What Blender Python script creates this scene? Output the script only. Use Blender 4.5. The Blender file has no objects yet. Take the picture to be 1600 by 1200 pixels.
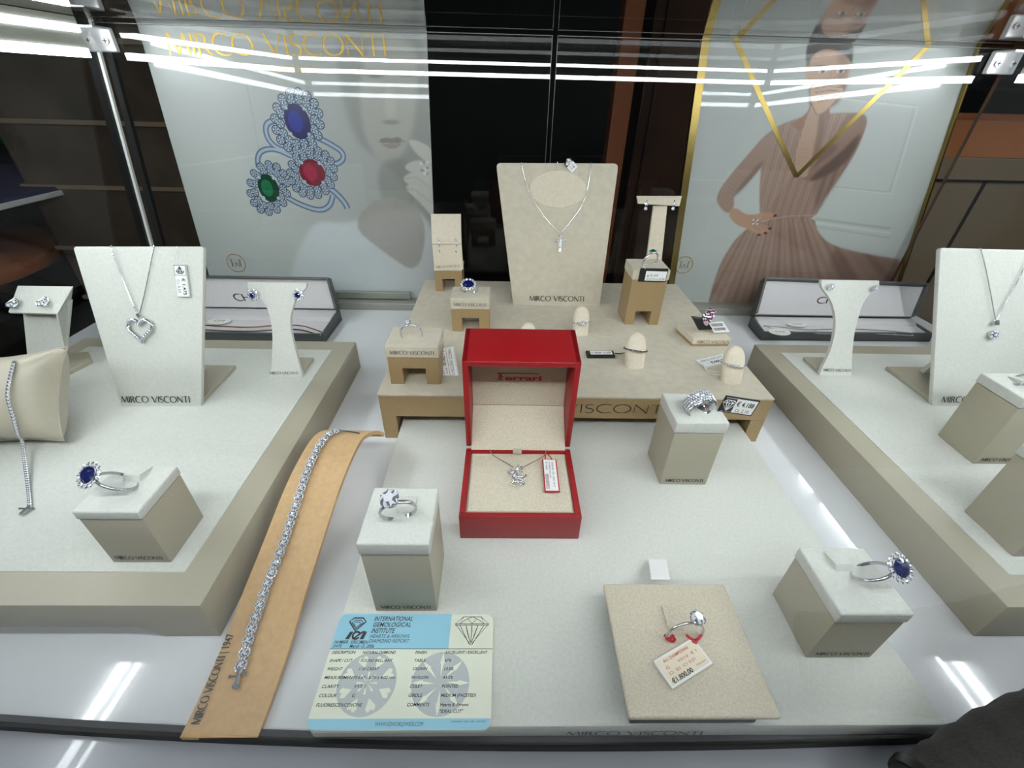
import bpy, bmesh, math, random
import numpy as np
from mathutils import Vector, Matrix
random.seed(4)
SC = bpy.context.scene
COL = SC.collection

# ---------------------------------------------------------------- camera
F = 687.7; CAMZ = .28
R0 = ((0.999705, -0.010576, 0.021854), (0.012209, -0.559053, -0.829042), (0.020986, 0.829065, -0.558759))  # right, down, forward
RT, DN, FW = (Vector(r) for r in R0)
CAM = Vector((0, 0, CAMZ))
cd = bpy.data.cameras.new('camera'); co = bpy.data.objects.new('camera', cd); COL.objects.link(co)
cd.sensor_width = 36; cd.lens = 36 * F / 1600; cd.clip_start = .005; cd.clip_end = 60
m = Matrix((RT, -DN, -FW)).transposed().to_4x4(); m.translation = CAM
co.matrix_world = m
SC.camera = co
# ---------------------------------------------------------------- world and exposure
w = bpy.data.worlds.new('world'); SC.world = w; w.use_nodes = True
w.node_tree.nodes['Background'].inputs[0].default_value = (.55, .6, .65, 1)
w.node_tree.nodes['Background'].inputs[1].default_value = .035
SC.view_settings.view_transform = 'Standard'; SC.view_settings.look = 'None'
SC.view_settings.exposure = -0.2; SC.view_settings.gamma = 1
SC.cycles.transparent_max_bounces = 32; SC.cycles.max_bounces = 10
SC.cycles.glossy_bounces = 6; SC.cycles.diffuse_bounces = 4
SC.cycles.sample_clamp_indirect = 4; SC.cycles.blur_glossy = .3
SC.cycles.use_denoising = True; SC.cycles.denoising_prefilter = 'ACCURATE'
LED = 46.0          # emission of the LED tubes

# ---------------------------------------------------------------- pixel <-> place
def ray(px, py):
    return RT * ((px - 800) / F) + DN * ((py - 600) / F) + FW
def at(px, py, z):                                    # point of the horizontal plane at height z
    d = ray(px, py); return CAM + d * ((z - CAMZ) / d.z)
def aty(px, py, y):                                   # point of the upright plane at depth y
    d = ray(px, py); return CAM + d * (y / d.y)
def hit(px, py, O, N):
    d = ray(px, py); return CAM + d * ((Vector(O) - CAM).dot(N) / d.dot(N))
X, Y, Z = Vector((1, 0, 0)), Vector((0, 1, 0)), Vector((0, 0, 1))
ZM, ZR, ZT = .014, .0515, .034                        # tops of mat, riser, trays

# ---------------------------------------------------------------- materials
def mat(name, col, rough=.5, metal=0., coat=0., noise=0., nscale=300, bump=0., emit=0., spec=.5, sheen=0.):
    m = bpy.data.materials.new(name); m.use_nodes = True
    nt = m.node_tree; b = nt.nodes['Principled BSDF']
    b.inputs['Base Color'].default_value = (*col, 1); b.inputs['Roughness'].default_value = rough
    b.inputs['Metallic'].default_value = metal; b.inputs['Coat Weight'].default_value = coat
    b.inputs['Coat Roughness'].default_value = .03
    b.inputs['Specular IOR Level'].default_value = spec; b.inputs['Sheen Weight'].default_value = sheen
    if emit:
        b.inputs['Emission Color'].default_value = (*col, 1); b.inputs['Emission Strength'].default_value = emit
    if noise or bump:
        tc = nt.nodes.new('ShaderNodeTexCoord'); n = nt.nodes.new('ShaderNodeTexNoise')
        n.inputs['Scale'].default_value = nscale; n.inputs['Detail'].default_value = 6
        nt.links.new(tc.outputs['Object'], n.inputs['Vector'])
        if noise:
            r = nt.nodes.new('ShaderNodeValToRGB')
            r.color_ramp.elements[0].position = .3; r.color_ramp.elements[1].position = .7
            r.color_ramp.elements[0].color = (*[c * (1 - noise) for c in col], 1)
            r.color_ramp.elements[1].color = (*[min(1, c * (1 + noise)) for c in col], 1)
            nt.links.new(n.outputs['Fac'], r.inputs['Fac']); nt.links.new(r.outputs['Color'], b.inputs['Base Color'])
        if bump:
            bp = nt.nodes.new('ShaderNodeBump'); bp.inputs['Strength'].default_value = bump; bp.inputs['Distance'].default_value = .0006
            nt.links.new(n.outputs['Fac'], bp.inputs['Height']); nt.links.new(bp.outputs['Normal'], b.inputs['Normal'])
    return m
def L(r, g, b):                                       # sRGB 0-255 to linear
    return tuple(((c / 255) / 12.92 if c <= 10 else (((c / 255) + .055) / 1.055) ** 2.4) for c in (r, g, b))
M = {}
M['velvet'] = mat('pale velvet', L(211, 213, 205), .85, noise=.05, nscale=500, bump=.25, sheen=.15, spec=.2)
M['suede'] = mat('beige suede', L(197, 189, 170), .9, noise=.07, nscale=120, bump=.3, sheen=.15, spec=.15)
M['suede2'] = mat('cream suede', L(214, 204, 184), .9, noise=.05, nscale=300, bump=.3, sheen=.1, spec=.15)
M['linen'] = mat('oat coloured linen', L(205, 196, 175), .9, noise=.12, nscale=900, bump=.6, spec=.1)
M['leather'] = mat('greige leatherette', L(176, 170, 150), .42, noise=.02, nscale=900, bump=.15)
M['satin'] = mat('ivory satin', L(184, 177, 158), .35, noise=.03, nscale=200, bump=.1, sheen=.3)
M['gold_card'] = mat('gold card', L(172, 147, 108), .38, metal=.35, noise=.14, nscale=1500, bump=.3)
M['lacquer'] = mat('white lacquer', L(226, 228, 230), .12, coat=.5, noise=.01, nscale=20)
M['counter'] = mat('grey counter edge', L(170, 174, 180), .2, coat=.4, noise=.01, nscale=20)
M['tan'] = mat('tan suede', L(206, 172, 128), .9, noise=.07, nscale=260, bump=.35, sheen=.1, spec=.1)
M['tan_dark'] = mat('brown suede underside', L(150, 118, 80), .9, noise=.07, nscale=260, bump=.3)
M['red'] = mat('red leatherette', L(150, 17, 23), .45, noise=.05, nscale=1500, bump=.25)
M['redtag'] = mat('red plastic', L(190, 25, 40), .3)
M['greybox'] = mat('charcoal leatherette', L(72, 76, 74), .45, noise=.05, nscale=900, bump=.2)
M['boxlining'] = mat('pale lilac lining', L(212, 209, 210), .85, noise=.03, nscale=400, bump=.2)
M['ink'] = mat('black ink', L(40, 38, 34), .5)
M['goldink'] = mat('gold foil', L(176, 140, 52), .3, metal=.6)
M['brass'] = mat('polished brass', L(150, 128, 74), .28, metal=1., noise=.05, nscale=8)
M['silver'] = mat('polished white gold', L(225, 226, 230), .16, metal=.82)
M['rose'] = mat('rose gold links', L(190, 130, 112), .25, metal=1.)
M['darkchain'] = mat('dark blue grey links', L(90, 100, 100), .3, metal=.9)
M['chrome'] = mat('chrome', L(235, 235, 235), .28, metal=.75)
M['diamond'] = mat('diamond', (.93, .95, 1.), .05, metal=.3)
M['diamond2'] = mat('diamond facets painted dark', (.33, .36, .42), .05, metal=.6)  # darker copy of the diamond: sparkle contrast put into the facet colour
M['sapphire'] = mat('sapphire', (.003, .008, .085), .06, coat=1.)
M['ruby'] = mat('ruby', (.3, .005, .05), .06, coat=1.)
M['emerald'] = mat('emerald', (.0, .12, .05), .06, coat=1.)
M['white'] = mat('white card', L(238, 238, 236), .45)
M['black'] = mat('black plastic', L(30, 28, 28), .35)
M['label'] = mat('cream label', L(232, 222, 196), .5)
M['blueprint'] = mat('pale blue print', L(150, 205, 225), .35)
M['cream'] = mat('cream card', L(234, 238, 218), .35)
M['greyprint'] = mat('grey print', L(190, 197, 196), .4)
M['redink'] = mat('red ink', L(180, 30, 45), .5)
M['string'] = mat('white cotton string', L(232, 232, 226), .7)
M['sleeve'] = mat('dark grey knit', L(56, 54, 52), .85, noise=.2, nscale=700, bump=.4)
M['rubber'] = mat('black rubber', L(22, 20, 20), .6)
M['alu'] = mat('grey aluminium', L(168, 170, 160), .35, metal=.6)
M['glassedge'] = mat('green grey glass edge', L(70, 78, 72), .3)
M['amethyst'] = mat('purple stones', (.16, .01, .08), .08, coat=1.)
M['led'] = mat('led tube', (.92, .97, 1.), .5, emit=LED)
M['led_front'] = mat('front led tube', (.92, .97, 1.), .5, emit=LED)
M['stone'] = mat('brown stone', L(74, 62, 50), .8, noise=.45, nscale=9, bump=.5)
M['wood'] = mat('dark brown wood', L(74, 48, 34), .35, noise=.3, nscale=5)
M['orange_wood'] = mat('orange brown wood', L(150, 88, 52), .4, noise=.15, nscale=7)
M['bronze'] = mat('bronze veneer', L(192, 124, 78), .3, metal=.35, noise=.25, nscale=4)
M['taupe'] = mat('taupe panel', L(142, 124, 102), .4, noise=.04, nscale=6)
M['darkroom'] = mat('dark shop surface', L(30, 32, 32), .6)
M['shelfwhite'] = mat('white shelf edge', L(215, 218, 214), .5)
M['purple'] = mat('violet shelf edge', L(52, 46, 92), .5)

def glass(name, tint=(.97, .985, .98), gain=1.0):
    m = bpy.data.materials.new(name); m.use_nodes = True; nt = m.node_tree; nt.nodes.clear()
    N = nt.nodes.new; out = N('ShaderNodeOutputMaterial'); mix = N('ShaderNodeMixShader')
    tr = N('ShaderNodeBsdfTransparent'); tr.inputs[0].default_value = (*tint, 1)
    gl = N('ShaderNodeBsdfGlossy'); gl.inputs['Roughness'].default_value = 0.0
    ge = N('ShaderNodeNewGeometry'); dot = N('ShaderNodeVectorMath'); dot.operation = 'DOT_PRODUCT'
    nt.links.new(ge.outputs['Incoming'], dot.inputs[0]); nt.links.new(ge.outputs['Normal'], dot.inputs[1])
    def mth(op, a, b=None, clamp=False):
        n = N('ShaderNodeMath'); n.operation = op; n.use_clamp = clamp
        for i, q in enumerate((a, b)):
            if q is None: continue
            if isinstance(q, (int, float)): n.inputs[i].default_value = q
            else: nt.links.new(q, n.inputs[i])
        return n.outputs[0]
    c = mth('ABSOLUTE', dot.outputs['Value']); k = mth('SUBTRACT', 1, c, True)
    p = mth('POWER', k, 5.); f = mth('MULTIPLY_ADD', p, .96 * gain)
    f.node.inputs[2].default_value = .04 * gain
    f2 = mth('MINIMUM', f, 1.)
    nt.links.new(f2, mix.inputs[0]); nt.links.new(tr.outputs[0], mix.inputs[1]); nt.links.new(gl.outputs[0], mix.inputs[2])
    nt.links.new(mix.outputs[0], out.inputs[0])
    return m
M['glass'] = glass('clear glass')
M['glass_back'] = glass('clear back glass', gain=1.15)
M['acrylic'] = glass('clear acrylic', tint=(.99, .99, .99), gain=.8)

# ---------------------------------------------------------------- mesh helpers (everything is built in world metres)
class MB:
    def __init__(s): s.v = []; s.f = []; s.m = []
    def add(s, vs, fs, mi=0):
        b = len(s.v); s.v += [Vector(v) for v in vs]; s.f += [tuple(b + i for i in f) for f in fs]; s.m += [mi] * len(fs); return s
    def box(s, lo, hi, bev=0, mi=0, seg=2):
        bm = bmesh.new(); bmesh.ops.create_cube(bm, size=1)
        lo, hi = Vector(lo), Vector(hi)
        for v in bm.verts: v.co = Vector([(lo[i] + hi[i]) / 2 + v.co[i] * (hi[i] - lo[i]) for i in range(3)])
        if bev: bmesh.ops.bevel(bm, geom=bm.edges[:], offset=bev, segments=seg, affect='EDGES', profile=.5)
        return s.frombm(bm, mi)
    def frombm(s, bm, mi=0):
        bm.verts.index_update()
        s.add([v.co.copy() for v in bm.verts], [[v.index for v in f.verts] for f in bm.faces], mi); bm.free(); return s
    def slab(s, pts, d, bev=0, mi=0):                 # planar polygon (world) pushed by vector d
        bm = bmesh.new(); d = Vector(d)
        a = [bm.verts.new(Vector(p)) for p in pts]; b = [bm.verts.new(Vector(p) + d) for p in pts]
        n = len(a); bm.faces.new(a); bm.faces.new(b[::-1])
        for i in range(n): bm.faces.new((a[i], b[i], b[(i + 1) % n], a[(i + 1) % n]))
        bmesh.ops.recalc_face_normals(bm, faces=bm.faces[:])
        if bev: bmesh.ops.bevel(bm, geom=bm.edges[:], offset=bev, segments=2, affect='EDGES', profile=.5)
        return s.frombm(bm, mi)
    def hexa(s, p, bev=0, mi=0):                      # 8 corners: bottom 4, top 4
        bm = bmesh.new(); v = [bm.verts.new(Vector(q)) for q in p]
        for f in ((0, 3, 2, 1), (4, 5, 6, 7), (0, 1, 5, 4), (1, 2, 6, 5), (2, 3, 7, 6), (3, 0, 4, 7)): bm.faces.new([v[i] for i in f])
        bmesh.ops.recalc_face_normals(bm, faces=bm.faces[:])
        if bev: bmesh.ops.bevel(bm, geom=bm.edges[:], offset=bev, segments=2, affect='EDGES', profile=.5)
        return s.frombm(bm, mi)
    def tube(s, path, r, n=8, closed=False, mi=0, flat=1., up=None):
        P = [Vector(p) for p in path]; k = len(P); rings = []
        u0 = Vector(up) if up else None
        for i, p in enumerate(P):
            t = (P[(i + 1) % k] - P[i - 1]) if closed else (P[min(i + 1, k - 1)] - P[max(i - 1, 0)])
            t.normalize()
            ref = u0 if u0 else (Z if abs(t.z) < .9 else X)
            a = t.cross(ref).normalized(); b = a.cross(t).normalized()
            rr = r[i] if isinstance(r, (list, tuple)) else r
            rings.append([p + a * math.cos(2 * math.pi * j / n) * rr + b * math.sin(2 * math.pi * j / n) * rr * flat for j in range(n)])
        vs = [q for g in rings for q in g]; fs = []
        for i in range(k if closed else k - 1):
            for j in range(n):
                a, b = i * n + j, i * n + (j + 1) % n; c, d = ((i + 1) % k) * n + (j + 1) % n, ((i + 1) % k) * n + j
                fs.append((a, b, c, d))
        if not closed: fs += [tuple(range(n))[::-1], tuple((k - 1) * n + j for j in range(n))]
        return s.add(vs, fs, mi)
    def gem(s, c, n, r, sides=8, mi=0, mi2=None, sx=1., u=None, pav=.75):  # brilliant cut, table facing n
        n = Vector(n).normalized(); u = Vector(u) if u else (X if abs(n.x) < .8 else Y)
        a = (u - n * u.dot(n)).normalized(); b = n.cross(a); c = Vector(c)
        P = lambda ang, rad, h: c + a * math.cos(ang) * rad * r * sx + b * math.sin(ang) * rad * r + n * h * r
        st = 2 * math.pi / sides; vs = []
        vs += [P(i * st, .5, .35) for i in range(sides)]; vs += [P((i + .5) * st, .8, .2) for i in range(sides)]
        vs += [P(i * st, 1, 0) for i in range(sides)]; vs += [c - n * r * pav]
        k = sides; fs = [tuple(range(k))]; ms = [mi]
        alt = mi if mi2 is None else mi2
        for i in range(k):
            j = (i + 1) % k
            fs += [(i, k + i, j), (i, 2 * k + i, k + i), (k + i, 2 * k + j, j), (2 * k + i, 2 * k + j, k + i), (2 * k + i, 3 * k, 2 * k + j)]
            ms += [alt if i % 2 else mi, mi if i % 3 else alt, alt if i % 2 else mi, mi if i % 2 else alt, alt]
        b0 = len(s.v); s.v += vs; s.f += [tuple(b0 + q for q in f) for f in fs]; s.m += ms; return s
    def dot(s, c, r, mi=0):                            # small bead
        c = Vector(c); vs = []; k = 6
        for h, q in ((-.7, .7), (.1, 1), (.75, .6)): vs += [c + Vector((math.cos(j * math.pi / 3) * q * r, math.sin(j * math.pi / 3) * q * r, h * r)) for j in range(k)]
        fs = [tuple(range(k))[::-1], tuple(range(2 * k, 3 * k))]
        for g in range(2): fs += [(g * k + j, g * k + (j + 1) % k, (g + 1) * k + (j + 1) % k, (g + 1) * k + j) for j in range(k)]
        return s.add(vs, fs, mi)
    def ribbon(s, O, U, V, pts, wd, mi=0, close=False):  # flat line in plane O,U,V
        k = len(pts); pts = [Vector((p[0], p[1])) for p in pts]
        L_, R_ = [], []
        for i in range(k):
            a = pts[(i - 1) % k] if (close or i) else pts[i]; b = pts[(i + 1) % k] if (close or i < k - 1) else pts[i]
            t = (b - a); t = t.normalized() if t.length else Vector((1, 0)); n = Vector((-t.y, t.x))
            ww = wd[i] if isinstance(wd, (list, tuple)) else wd
            L_.append(pts[i] + n * ww / 2); R_.append(pts[i] - n * ww / 2)
        W = lambda p: Vector(O) + U * p.x + V * p.y
        vs = [W(p) for p in L_ + R_]; fs = [(k + i, k + (i + 1) % k, (i + 1) % k, i) for i in range(k if close else k - 1)]
        return s.add(vs, fs, mi)
    def poly(s, O, U, V, pts, mi=0):
        return s.add([Vector(O) + U * p[0] + V * p[1] for p in pts], [tuple(range(len(pts)))], mi)

def circ(cx, cy, rx, ry=None, n=28, a0=0, a1=2 * math.pi, full=True):
    ry = ry or rx; k = n if full else n + 1
    return [(cx + rx * math.cos(a0 + (a1 - a0) * i / n), cy + ry * math.sin(a0 + (a1 - a0) * i / n)) for i in range(k)]

def rootloc(p):
    while p is not None and p.parent is not None: p = p.parent
    return p.location if p is not None else Vector((0, 0, 0))
def obj(name, mb, mats, parent=None, smooth=0, kind=None, label=None):
    me = bpy.data.meshes.new(name); o0 = rootloc(parent)
    me.from_pydata([tuple(v - o0) for v in mb.v], [], mb.f)
    for q in (mats if isinstance(mats, (list, tuple)) else [mats]): me.materials.append(M[q] if isinstance(q, str) else q)
    me.polygons.foreach_set('material_index', mb.m)
    if smooth:
        me.polygons.foreach_set('use_smooth', [True] * len(me.polygons)); me.set_sharp_from_angle(angle=math.radians(smooth))
    me.update(); o = bpy.data.objects.new(name, me); COL.objects.link(o)
    if parent is not None: o.parent = parent
    if kind: o['kind'] = kind
    if label: o['label'] = label
    return o
def thing(name, label, cat, loc, group=None):
    o = bpy.data.objects.new(name, None); COL.objects.link(o); o.location = Vector(loc); o.empty_display_size = .01
    o['label'] = label; o['category'] = cat
    if group: o['group'] = group
    return o
def tag(o, label, cat, group=None):
    o['label'] = label; o['category'] = cat
    if group: o['group'] = group
    return o

# ---------------------------------------------------------------- lettering
TH, TN = .105, .055
def arc(cx, cy, rx, ry, a, b, n=14): return [(cx + rx * math.cos(math.radians(a + (b - a) * i / n)), cy + ry * math.sin(math.radians(a + (b - a) * i / n))) for i in range(n + 1)]
def mod(k, a=TN, b=TH): return [a + (b - a) * math.sin(math.pi * i / (k - 1)) for i in range(k)]
GLY = {  # roman capitals: (advance, [(points, width)])
 'M': (1.02, [([(0, 0), (.13, 1)], TN), ([(.13, 1), (.5, .05)], TH), ([(.5, .05), (.87, 1)], TN), ([(.87, 1), (1, 0)], TH)]),
 'I': (.1, [([(.05, 0), (.05, 1)], TH)]),
 'R': (.62, [([(.05, 0), (.05, 1)], TH), ([(.05, .97)] + arc(.2, .74, .26, .23, 90, -90) + [(.05, .5)], [TN] + [TN + .04 * math.sin(math.pi * i / 14) for i in range(15)] + [TN]), ([(.22, .52), (.62, 0)], TH)]),
 'C': (.78, [(arc(.5, .5, .5, .5, 48, 312, 22), mod(23, .04, TH))]),
 'O': (1.0, [(arc(.5, .5, .48, .48, 90, 270, 16), mod(17, .05, TH)), (arc(.5, .5, .48, .48, 270, 450, 16), mod(17, .05, TH))]),
 'V': (.8, [([(0, 1), (.4, 0)], TH), ([(.4, 0), (.8, 1)], TN)]),
 'S': (.5, [(arc(.26, .74, .22, .24, 35, 250, 12)[:] + arc(.24, .25, .24, .25, 75, -150, 12), mod(26, .045, .1))]),
 'N': (.8, [([(.03, 0), (.03, 1)], TN), ([(.03, 1), (.77, 0)], TH), ([(.77, 0), (.77, 1)], TN)]),
 'T': (.68, [([(.34, 0), (.34, 1)], TH), ([(0, .97), (.68, .97)], TN)]),
 'A': (.8, [([(0, 0), (.4, 1)], TN), ([(.4, 1), (.8, 0)], TH), ([(.16, .36), (.64, .36)], TN)]),
 'L': (.5, [([(.05, 0), (.05, 1)], TH), ([(.05, .03), (.5, .03)], TN)]),
 'E': (.5, [([(.05, 0), (.05, 1)], TH), ([(.05, .03), (.48, .03)], TN), ([(.05, .5), (.42, .5)], TN), ([(.05, .97), (.48, .97)], TN)]),
 'Z': (.65, [([(.03, .97), (.62, .97)], TN), ([(.62, .97), (.03, .03)], TH), ([(.03, .03), (.65, .03)], TN)]),
 'H': (.75, [([(.05, 0), (.05, 1)], TH), ([(.7, 0), (.7, 1)], TH), ([(.05, .52), (.7, .52)], TN)]),
 ' ': (.3, [])}
def roman(mb, s, O, U, V, wid, h=None, sp=.16, mi=0, bold=1.):
    tot = sum(GLY[c][0] for c in s) + sp * (len(s) - 1); kx = wid / tot; h = h or kx; x = 0
    for c in s:
        adv, st = GLY[c]
        for pts, wd in st:
            q = [((x + a) * kx, b * h) for a, b in pts]
            w2 = [u * bold * min(kx, h) * 1. for u in wd] if isinstance(wd, list) else wd * bold * min(kx, h)
            mb.ribbon(O, U, V, q, w2, mi)
        x += adv + sp
    return mb
_fc = {}
def sans(mb, s, O, U, V, h, wid=None, mi=0, bold=0., shear=0.):
    """printed text; h is the height of a capital, wid the full width if given"""
    key = (s, bold)
    if key not in _fc:
        cu = bpy.data.curves.new('t', 'FONT'); cu.body = s; cu.size = 1; cu.resolution_u = 3; cu.offset = bold
        ob = bpy.data.objects.new('t', cu); me = bpy.data.meshes.new_from_object(ob)
        vs = [(v.co.x, v.co.y) for v in me.vertices]; fs = [tuple(p.vertices) for p in me.polygons]
        bpy.data.objects.remove(ob); bpy.data.curves.remove(cu); bpy.data.meshes.remove(me)
        _fc[key] = (vs, fs, max(v[0] for v in vs) if vs else 1)
    vs, fs, wmax = _fc[key]; k = h / .7; kx = (wid / wmax) if wid else k
    return mb.add([Vector(O) + U * (a * kx + b * k * shear) + V * (b * k) for a, b in vs], fs, mi)

# ================================================================ the showcase (setting)
XL0, XL1, XR, YB, ZG = -.505, -.452, .574, .62, .331   # left foot, left head, right, back glass, underside of top glass
def YF(x): return .083 + .10 * (x - .06) ** 2          # the bowed front of the case
nx = 36; xs = [-.56 + 1.2 * i / nx for i in range(nx + 1)]
mb = MB()
vs = [(x, YF(x) + .004, 0) for x in xs] + [(x, YB + .012, 0) for x in xs]
mb.add(vs + [Vector(v) - Z * .03 for v in vs], [(i, i + 1, nx + 2 + i, nx + 1 + i) for i in range(nx)] + [(2 * nx + 2 + i, 2 * nx + 3 + i, i + 1, i) for i in range(nx)])
obj('floor', mb, 'lacquer', kind='structure')
mb = MB()                                             # counter edge outside the front glass
vs = [(x, YF(x) - .001, -.004) for x in xs] + [(x, -.12, -.004) for x in xs]
mb.add(vs + [Vector(v) - Z * .03 for v in vs], [(i, nx + 1 + i, nx + 2 + i, i + 1) for i in range(nx)] + [(2 * nx + 2 + i, 2 * nx + 3 + i, i + 1, i) for i in range(nx)])
obj('trim_1', mb, 'counter', kind='structure')
mb = MB()                                             # dark seal along the foot of the front glass
for i in range(nx):
    a, b = xs[i], xs[i + 1]
    mb.hexa([(a, YF(a) - .001, -.006), (b, YF(b) - .001, -.006), (b, YF(b) + .004, -.006), (a, YF(a) + .004, -.006), (a, YF(a) - .001, .0022), (b, YF(b) - .001, .0022), (b, YF(b) + .004, .0022), (a, YF(a) + .004, .0022)])
obj('trim_2', mb, 'rubber', kind='structure')
mb = MB()                                             # front glass, one bowed sheet
mb.add([(x, YF(x), .002) for x in xs] + [(x, YF(x), ZG) for x in xs], [(i, i + 1, nx + 2 + i, nx + 1 + i) for i in range(nx)])
obj('window_1', mb, 'glass', smooth=60, kind='structure')
mb = MB(); mb.add([(XL0, .09, 0), (XL0, YB, 0), (XL1, YB, ZG), (XL1, .09, ZG)], [(0, 1, 2, 3)]); obj('window_2', mb, 'glass', kind='structure')
mb = MB(); mb.add([(XR, .09, 0), (XR, YB, 0), (XR, YB, ZG), (XR, .09, ZG)], [(0, 3, 2, 1)]); obj('window_3', mb, 'glass', kind='structure')
mb = MB(); mb.add([(-.56, .02, ZG), (.64, .02, ZG), (.64, .70, ZG), (-.56, .70, ZG)], [(0, 1, 2, 3)]); obj('window_4', mb, 'glass', kind='structure')
mb = MB(); mb.add([(-.56, .02, ZG + .006), (.64, .02, ZG + .006), (.64, .70, ZG + .006), (-.56, .70, ZG + .006)], [(0, 1, 2, 3)]); obj('window_5', mb, 'glass', kind='structure')
# two sliding glass doors at the back with a gap between them
for i, (a, b) in enumerate(((XL0 + .004, .0505), (.0565, XR - .002))):
    mb = MB(); q = 1 if i else 0
    mb.add([(a, YB, .012), (b, YB, .012), (b, YB, ZG - .002), (a if i else XL1 + .004, YB, ZG - .002)], [(0, 1, 2, 3)])
    d = obj('door_%d' % (i + 1), mb, 'glass_back', kind='structure')
    mb = MB(); e = b if not i else a
    mb.box((e - .0003, YB - .001, .012), (e + .0003, YB + .004, ZG - .002)); mb.box((a if i else XL1, YB - .001, ZG - .0028), (b, YB + .004, ZG - .0022)); obj('edge', mb, 'glassedge', d)
mb = MB(); mb.box((XL0, YB - .012, 0), (XR, YB + .016, .011), .001); obj('trim_3', mb, 'alu', kind='structure')
mb = MB()                                             # the corner seams of the glass, white left and dark brown right
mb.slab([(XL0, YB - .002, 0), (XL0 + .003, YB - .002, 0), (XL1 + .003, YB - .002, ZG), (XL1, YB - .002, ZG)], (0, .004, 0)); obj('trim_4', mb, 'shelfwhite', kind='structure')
mb = MB()
mb.slab([(XR, YB - .001, 0), (XR + .002, YB - .001, 0), (XR + .002, YB - .001, ZG), (XR, YB - .001, ZG)], (0, .003, 0)); obj('trim_5', mb, 'wood', kind='structure')
for sx, n in ((XL0 - .012, 6), ):
    mb = MB(); mb.slab([(XL0 - .016, YB, -.02), (XL0 - .003, YB, -.02), (XL1 - .003, YB, ZG), (XL1 - .014, YB, ZG)], (0, .006, 0)); obj('trim_6', mb, 'rubber', kind='structure')
    mb = MB(); mb.slab([(XL0 + .006, YB + .002, -.02), (XL0 + .013, YB + .002, -.02), (XL1 + .013, YB + .002, ZG), (XL1 + .006, YB + .002, ZG)], (0, .006, 0)); obj('trim_7', mb, 'rubber', kind='structure')

# LED strips under the top edges
def led(path, label, hgt=.0075, wd=.005):
    a, b = Vector(path[0]), Vector(path[1]); r = thing('led_strip', label, 'light strip', (a + b) / 2, 'led strips under the top edges of the case')
    t = (b - a).normalized(); s = Vector((-t.y, t.x, 0)) * wd / 2
    mb = MB(); mb.hexa([a - s, a + s, b + s, b - s] + [q + Z * hgt for q in (a - s, a + s, b + s, b - s)]); obj('tube', mb, 'led', r)
    up = Z * .0215; mb = MB(); mb.hexa([q + up for q in (a - s, a + s, b + s, b - s)] + [q + up + Z * hgt * .75 for q in (a - s, a + s, b + s, b - s)]); obj('tube', mb, 'led', r)
    mb = MB(); s2 = s * .7
    for z0, z1 in ((hgt + .0003, .0212), (.0215 + hgt * .75 + .0003, ZG - a.z - .0005)): mb.hexa([q + Z * z0 for q in (a - s2, a + s2, b + s2, b - s2)] + [q + Z * z1 for q in (a - s2, a + s2, b + s2, b - s2)])
    obj('rail', mb, 'alu', r)
    return r
z = .2965
led(((XL1 + .004, .10, z), (XL1 + .006, .59, z)), 'bright white led strip along the top left edge of the case')
led(((XR - .004, .10, z), (XR - .004, .59, z)), 'bright white led strip along the top right edge of the case')
led(((XL1 + .02, .096, z), (XR - .02, .096, z)), 'bright white led strip along the top front edge above the glass')

def clip(p, label, sx):
    r = thing('glass_clamp', label, 'clamp', p, 'chrome glass clamps in the top corners')
    a = Vector(p)
    mb = MB(); mb.box((a.x - .016, a.y - .004, a.z - .011), (a.x + .016, a.y + .003, a.z + .011), .0015); mb.box((a.x - .016, a.y - .026, a.z + .0085), (a.x + .016, a.y, a.z + .0108), .0008)
    obj('plate', mb, 'chrome', r)
    for dx in (-.009, .009):
        mb = MB(); c = Vector((a.x + dx, a.y - .0045, a.z - .001))
        mb.tube([c, c - Y * .0016], .0035, 14); mb.box(c + Vector((-.0022, -.0019, -.0004)), c + Vector((.0022, -.0015, .0004)), mi=1); mb.box(c + Vector((-.0004, -.0019, -.0022)), c + Vector((.0004, -.0015, .0022)), mi=1)
        obj('screw', mb, ['chrome', 'black'], r)
clip((-.446, YB - .004, .3135), 'chrome clamp with two screws in the top left corner of the case', 1)
clip((.566, YB - .004, .3155), 'chrome clamp with two screws in the top right corner of the case', -1)

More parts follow.
